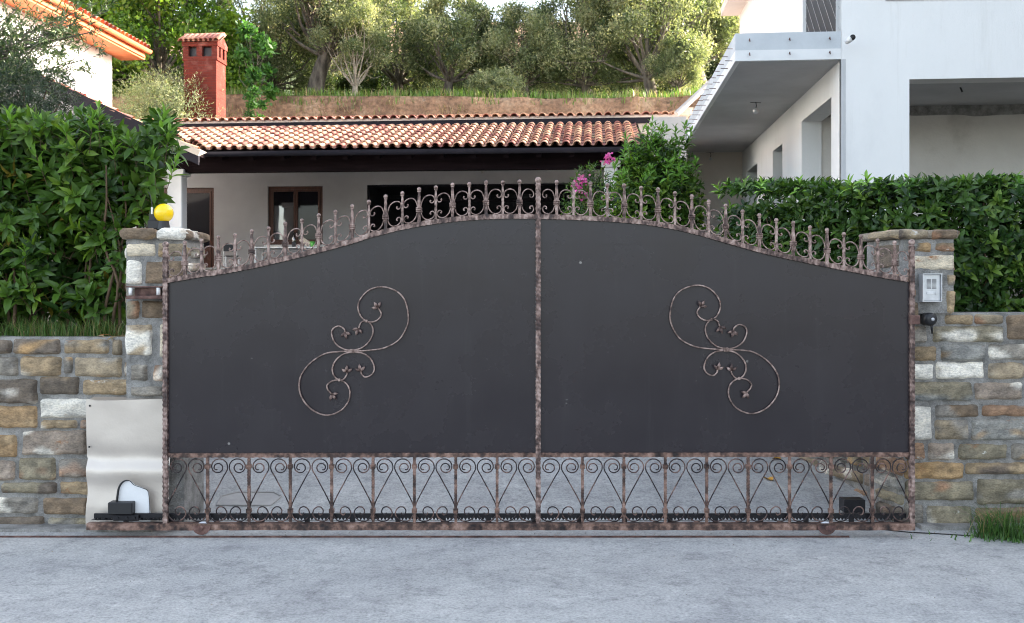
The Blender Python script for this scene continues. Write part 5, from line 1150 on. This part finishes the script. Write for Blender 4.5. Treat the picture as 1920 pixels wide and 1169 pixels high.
# ---- grass
def grass(name,pts,h0,h1,wd,cols,lean=.35,p=None):
    n=len(pts); b=MB(); a=rng.uniform(0,2*math.pi,n); h=rng.uniform(h0,h1,n)[:,None]; D=np.stack([np.cos(a),np.sin(a),np.zeros(n)],1)*rng.uniform(.1,lean,(n,1)); S=np.stack([-np.sin(a),np.cos(a),np.zeros(n)],1)*wd*.5
    up=np.array([0,0,1.]); p0=pts; p1=pts+up*h*.5+D*h*.35; p2=pts+up*h*(1-.3*np.linalg.norm(D,axis=1,keepdims=True))+D*h*1.3
    b.batch(np.stack([p0-S,p0+S,p1+S*.8,p1-S*.8,p2],1),[(0,1,2,3),(3,2,4)],pal(n,cols,p)); return b.build(name,M['grass'],None,True)
GR=[(.05,.12,.02),(.08,.16,.03),(.12,.2,.05),(.25,.22,.1)]
n=5200; x=rng.uniform(-4.6,sx(242,7.2),n); y=rng.uniform(7.03,7.45,n); z=np.array([1.305+.0*q for q in x])
cl=np.array([nz(a*3,b_*3,5) for a,b_ in zip(x,y)]); k=cl>-.25; pts=np.stack([x,y,z],1)[k]
o=grass('grass',pts,.06,.2,.006,GR,.8); struct(o,'stuff')
# right tuft
t_pts=[]
for c0 in ((3.18,6.66),(3.3,6.60),(3.42,6.68),(3.55,6.6),(3.7,6.66),(3.85,6.55),(3.28,6.76)):
    m2=95; t_pts.append(np.stack([c0[0]+rng.normal(size=m2)*.05,c0[1]+rng.normal(size=m2)*.045,np.full(m2,.0)],1))
o=grass('grass_tuft',np.concatenate(t_pts),.05,.27,.007,[(.04,.10,.02),(.055,.13,.025),(.09,.17,.04),(.25,.2,.1)],1.3,[.35,.35,.22,.08]); tag(o,'tuft of long green grass at the foot of the right stone wall','grass')
# low herbs around it
n=260; q=np.stack([3.5+rng.normal(size=n)*.28,6.58+rng.normal(size=n)*.06,np.full(n,.01)],1); o=grass('weeds',q,.02,.06,.012,[(.05,.13,.03),(.08,.17,.04)],1.2); struct(o,'stuff')
# dry leaves on the left wall top
b=MB(); n=14; q=np.stack([rng.uniform(sx(178,7.05),sx(238,7.05),n),rng.uniform(7.0,7.1,n),np.full(n,1.33)],1); leaves8(b,q,rng.normal(size=(n,3))*[1,.6,.1],np.tile([0,-.3,1.],(n,1)),np.full(n,.09),np.full(n,.022),pal(n,[(.3,.14,.05),(.4,.28,.15)])); o=b.build('dry_leaves',M['grass'],None,True); tag(o,'dry brown leaves lying on the left wall against the pillar','leaves')
# hill grass
n=26000; x=rng.uniform(-22,22,n); y=31.5+rng.random(n)**1.6*7; z=np.array([hz(a,c) for a,c in zip(x,y)])+.0; k=(z>7.6); pts=np.stack([x,y,z],1)[k]
o=grass('hill_grass_blades',pts,.12,.38,.03,[(.10,.19,.03),(.14,.24,.04),(.22,.24,.09),(.3,.27,.14)],.5,[.4,.3,.2,.1]); struct(o,'stuff')
n=9000; x=rng.uniform(-20,20,n); y=rng.uniform(30.4,32,n); z=np.array([hz(a,c) for a,c in zip(x,y)])-.02; cl=np.array([nz(a*.7,c*2,3) for a,c in zip(x,y)]); k=cl>.02; pts=np.stack([x,y,z],1)[k]
o=grass('dry_grass',pts,.08,.3,.03,[(.34,.26,.15),(.26,.19,.1),(.2,.2,.08)],.7); struct(o,'stuff')
# pole
x,y,z=P(881,30,60); b=MB(); b.tube([(0,0,-8),(0,0,5)],[.14,.11],n=8); b.tube([(-.8,0,4.4),(.8,0,4.4)],.05,n=6); o=b.build('utility_pole',M['bark'],None,True,(x,y,z)); tag(o,'thin dark utility pole against the sky at the top centre','pole')
# ---- porch furniture glimpsed over the gate
Yt=22.4
t=thing('garden_table','pale garden table on the porch below the wooden window','table',(P(540,0,Yt)[0],Yt,FL))
t.scale=(1,1,.68); b=MB(); b.cbox(-.75,-.4,.70,.75,.4,.74,.01); b.build('table_top',M['slab_white'],t)
for sx_ in (-.65,.65):
    for sy_ in (-.32,.32): b=MB(); b.box(sx_-.02,sy_-.02,0,sx_+.02,sy_+.02,.699); b.build('leg',M['slab_white'],t)
def onto(px_): return (P(px_,0,Yt)[0],Yt-.1,FL+.741*.68)
b=MB(); b.tube([(0,0,0),(0,0,.13)],[.05,.06],n=14); o=b.build('cup',M['green_cup'],None,True,onto(588)); tag(o,'bright green cup on the porch table','cup')
b=MB(); b.tube([(0,0,0),(0,0,.2),(0,0,.25),(0,0,.32)],[.045,.045,.018,.016],n=12); o=b.build('bottle',M['glass'],None,True,onto(553)); tag(o,'dark glass bottle on the porch table left of the green cup','bottle')
b=MB(); b.cbox(-.22,-.02,0,.02,.02,.12,.004); o=b.build('box',M['beige'],None,False,onto(578)); o.rotation_euler=(0,.6,0); o.location.z+=.02; tag(o,'small tan carton leaning on the porch table beside the green cup','box')
Yc=21.6; t=thing('folding_chair','black folding chair on the porch left of the table','chair',(P(432,0,Yc)[0],Yc,FL),R(25)); t.scale=(.65,.65,.62)
b=MB(); b.cbox(-.22,-.02,.62,.22,.02,.86,.01); b.build('backrest',M['black'],t); b=MB(); b.cbox(-.22,-.42,.43,.22,0,.46,.01); b.build('seat',M['black'],t)
for (x_,y_,top) in ((-.21,0,.62),(.21,0,.62),(-.21,-.4,.43),(.21,-.4,.43)): b=MB(); b.tube([(x_,y_-.03,0),(x_,y_,top)],.013,n=6); b.build('leg',M['alu'],t)

# grit and leaf crumbs blown against the track and wall feet
n=900; x=rng.uniform(-4.5,4.5,n); y=np.where(rng.random(n)<.5,YG+.03+np.abs(rng.normal(size=n))*.05,YW-.19-np.abs(rng.normal(size=n))*.05); y=np.where(rng.random(n)<.25,rng.uniform(5.2,6.6,n),y)
b=MB(); leaves4(b,np.stack([x,y,np.full(n,.006)],1),rng.normal(size=(n,3))*[1,1,.1],np.tile([0,0,1.],(n,1)),rng.uniform(.004,.016,n),rng.uniform(.003,.009,n),pal(n,[(.12,.09,.06),(.2,.18,.15),(.07,.06,.05),(.25,.17,.08)])); o=b.build('grit',M['grass']); struct(o,'stuff')
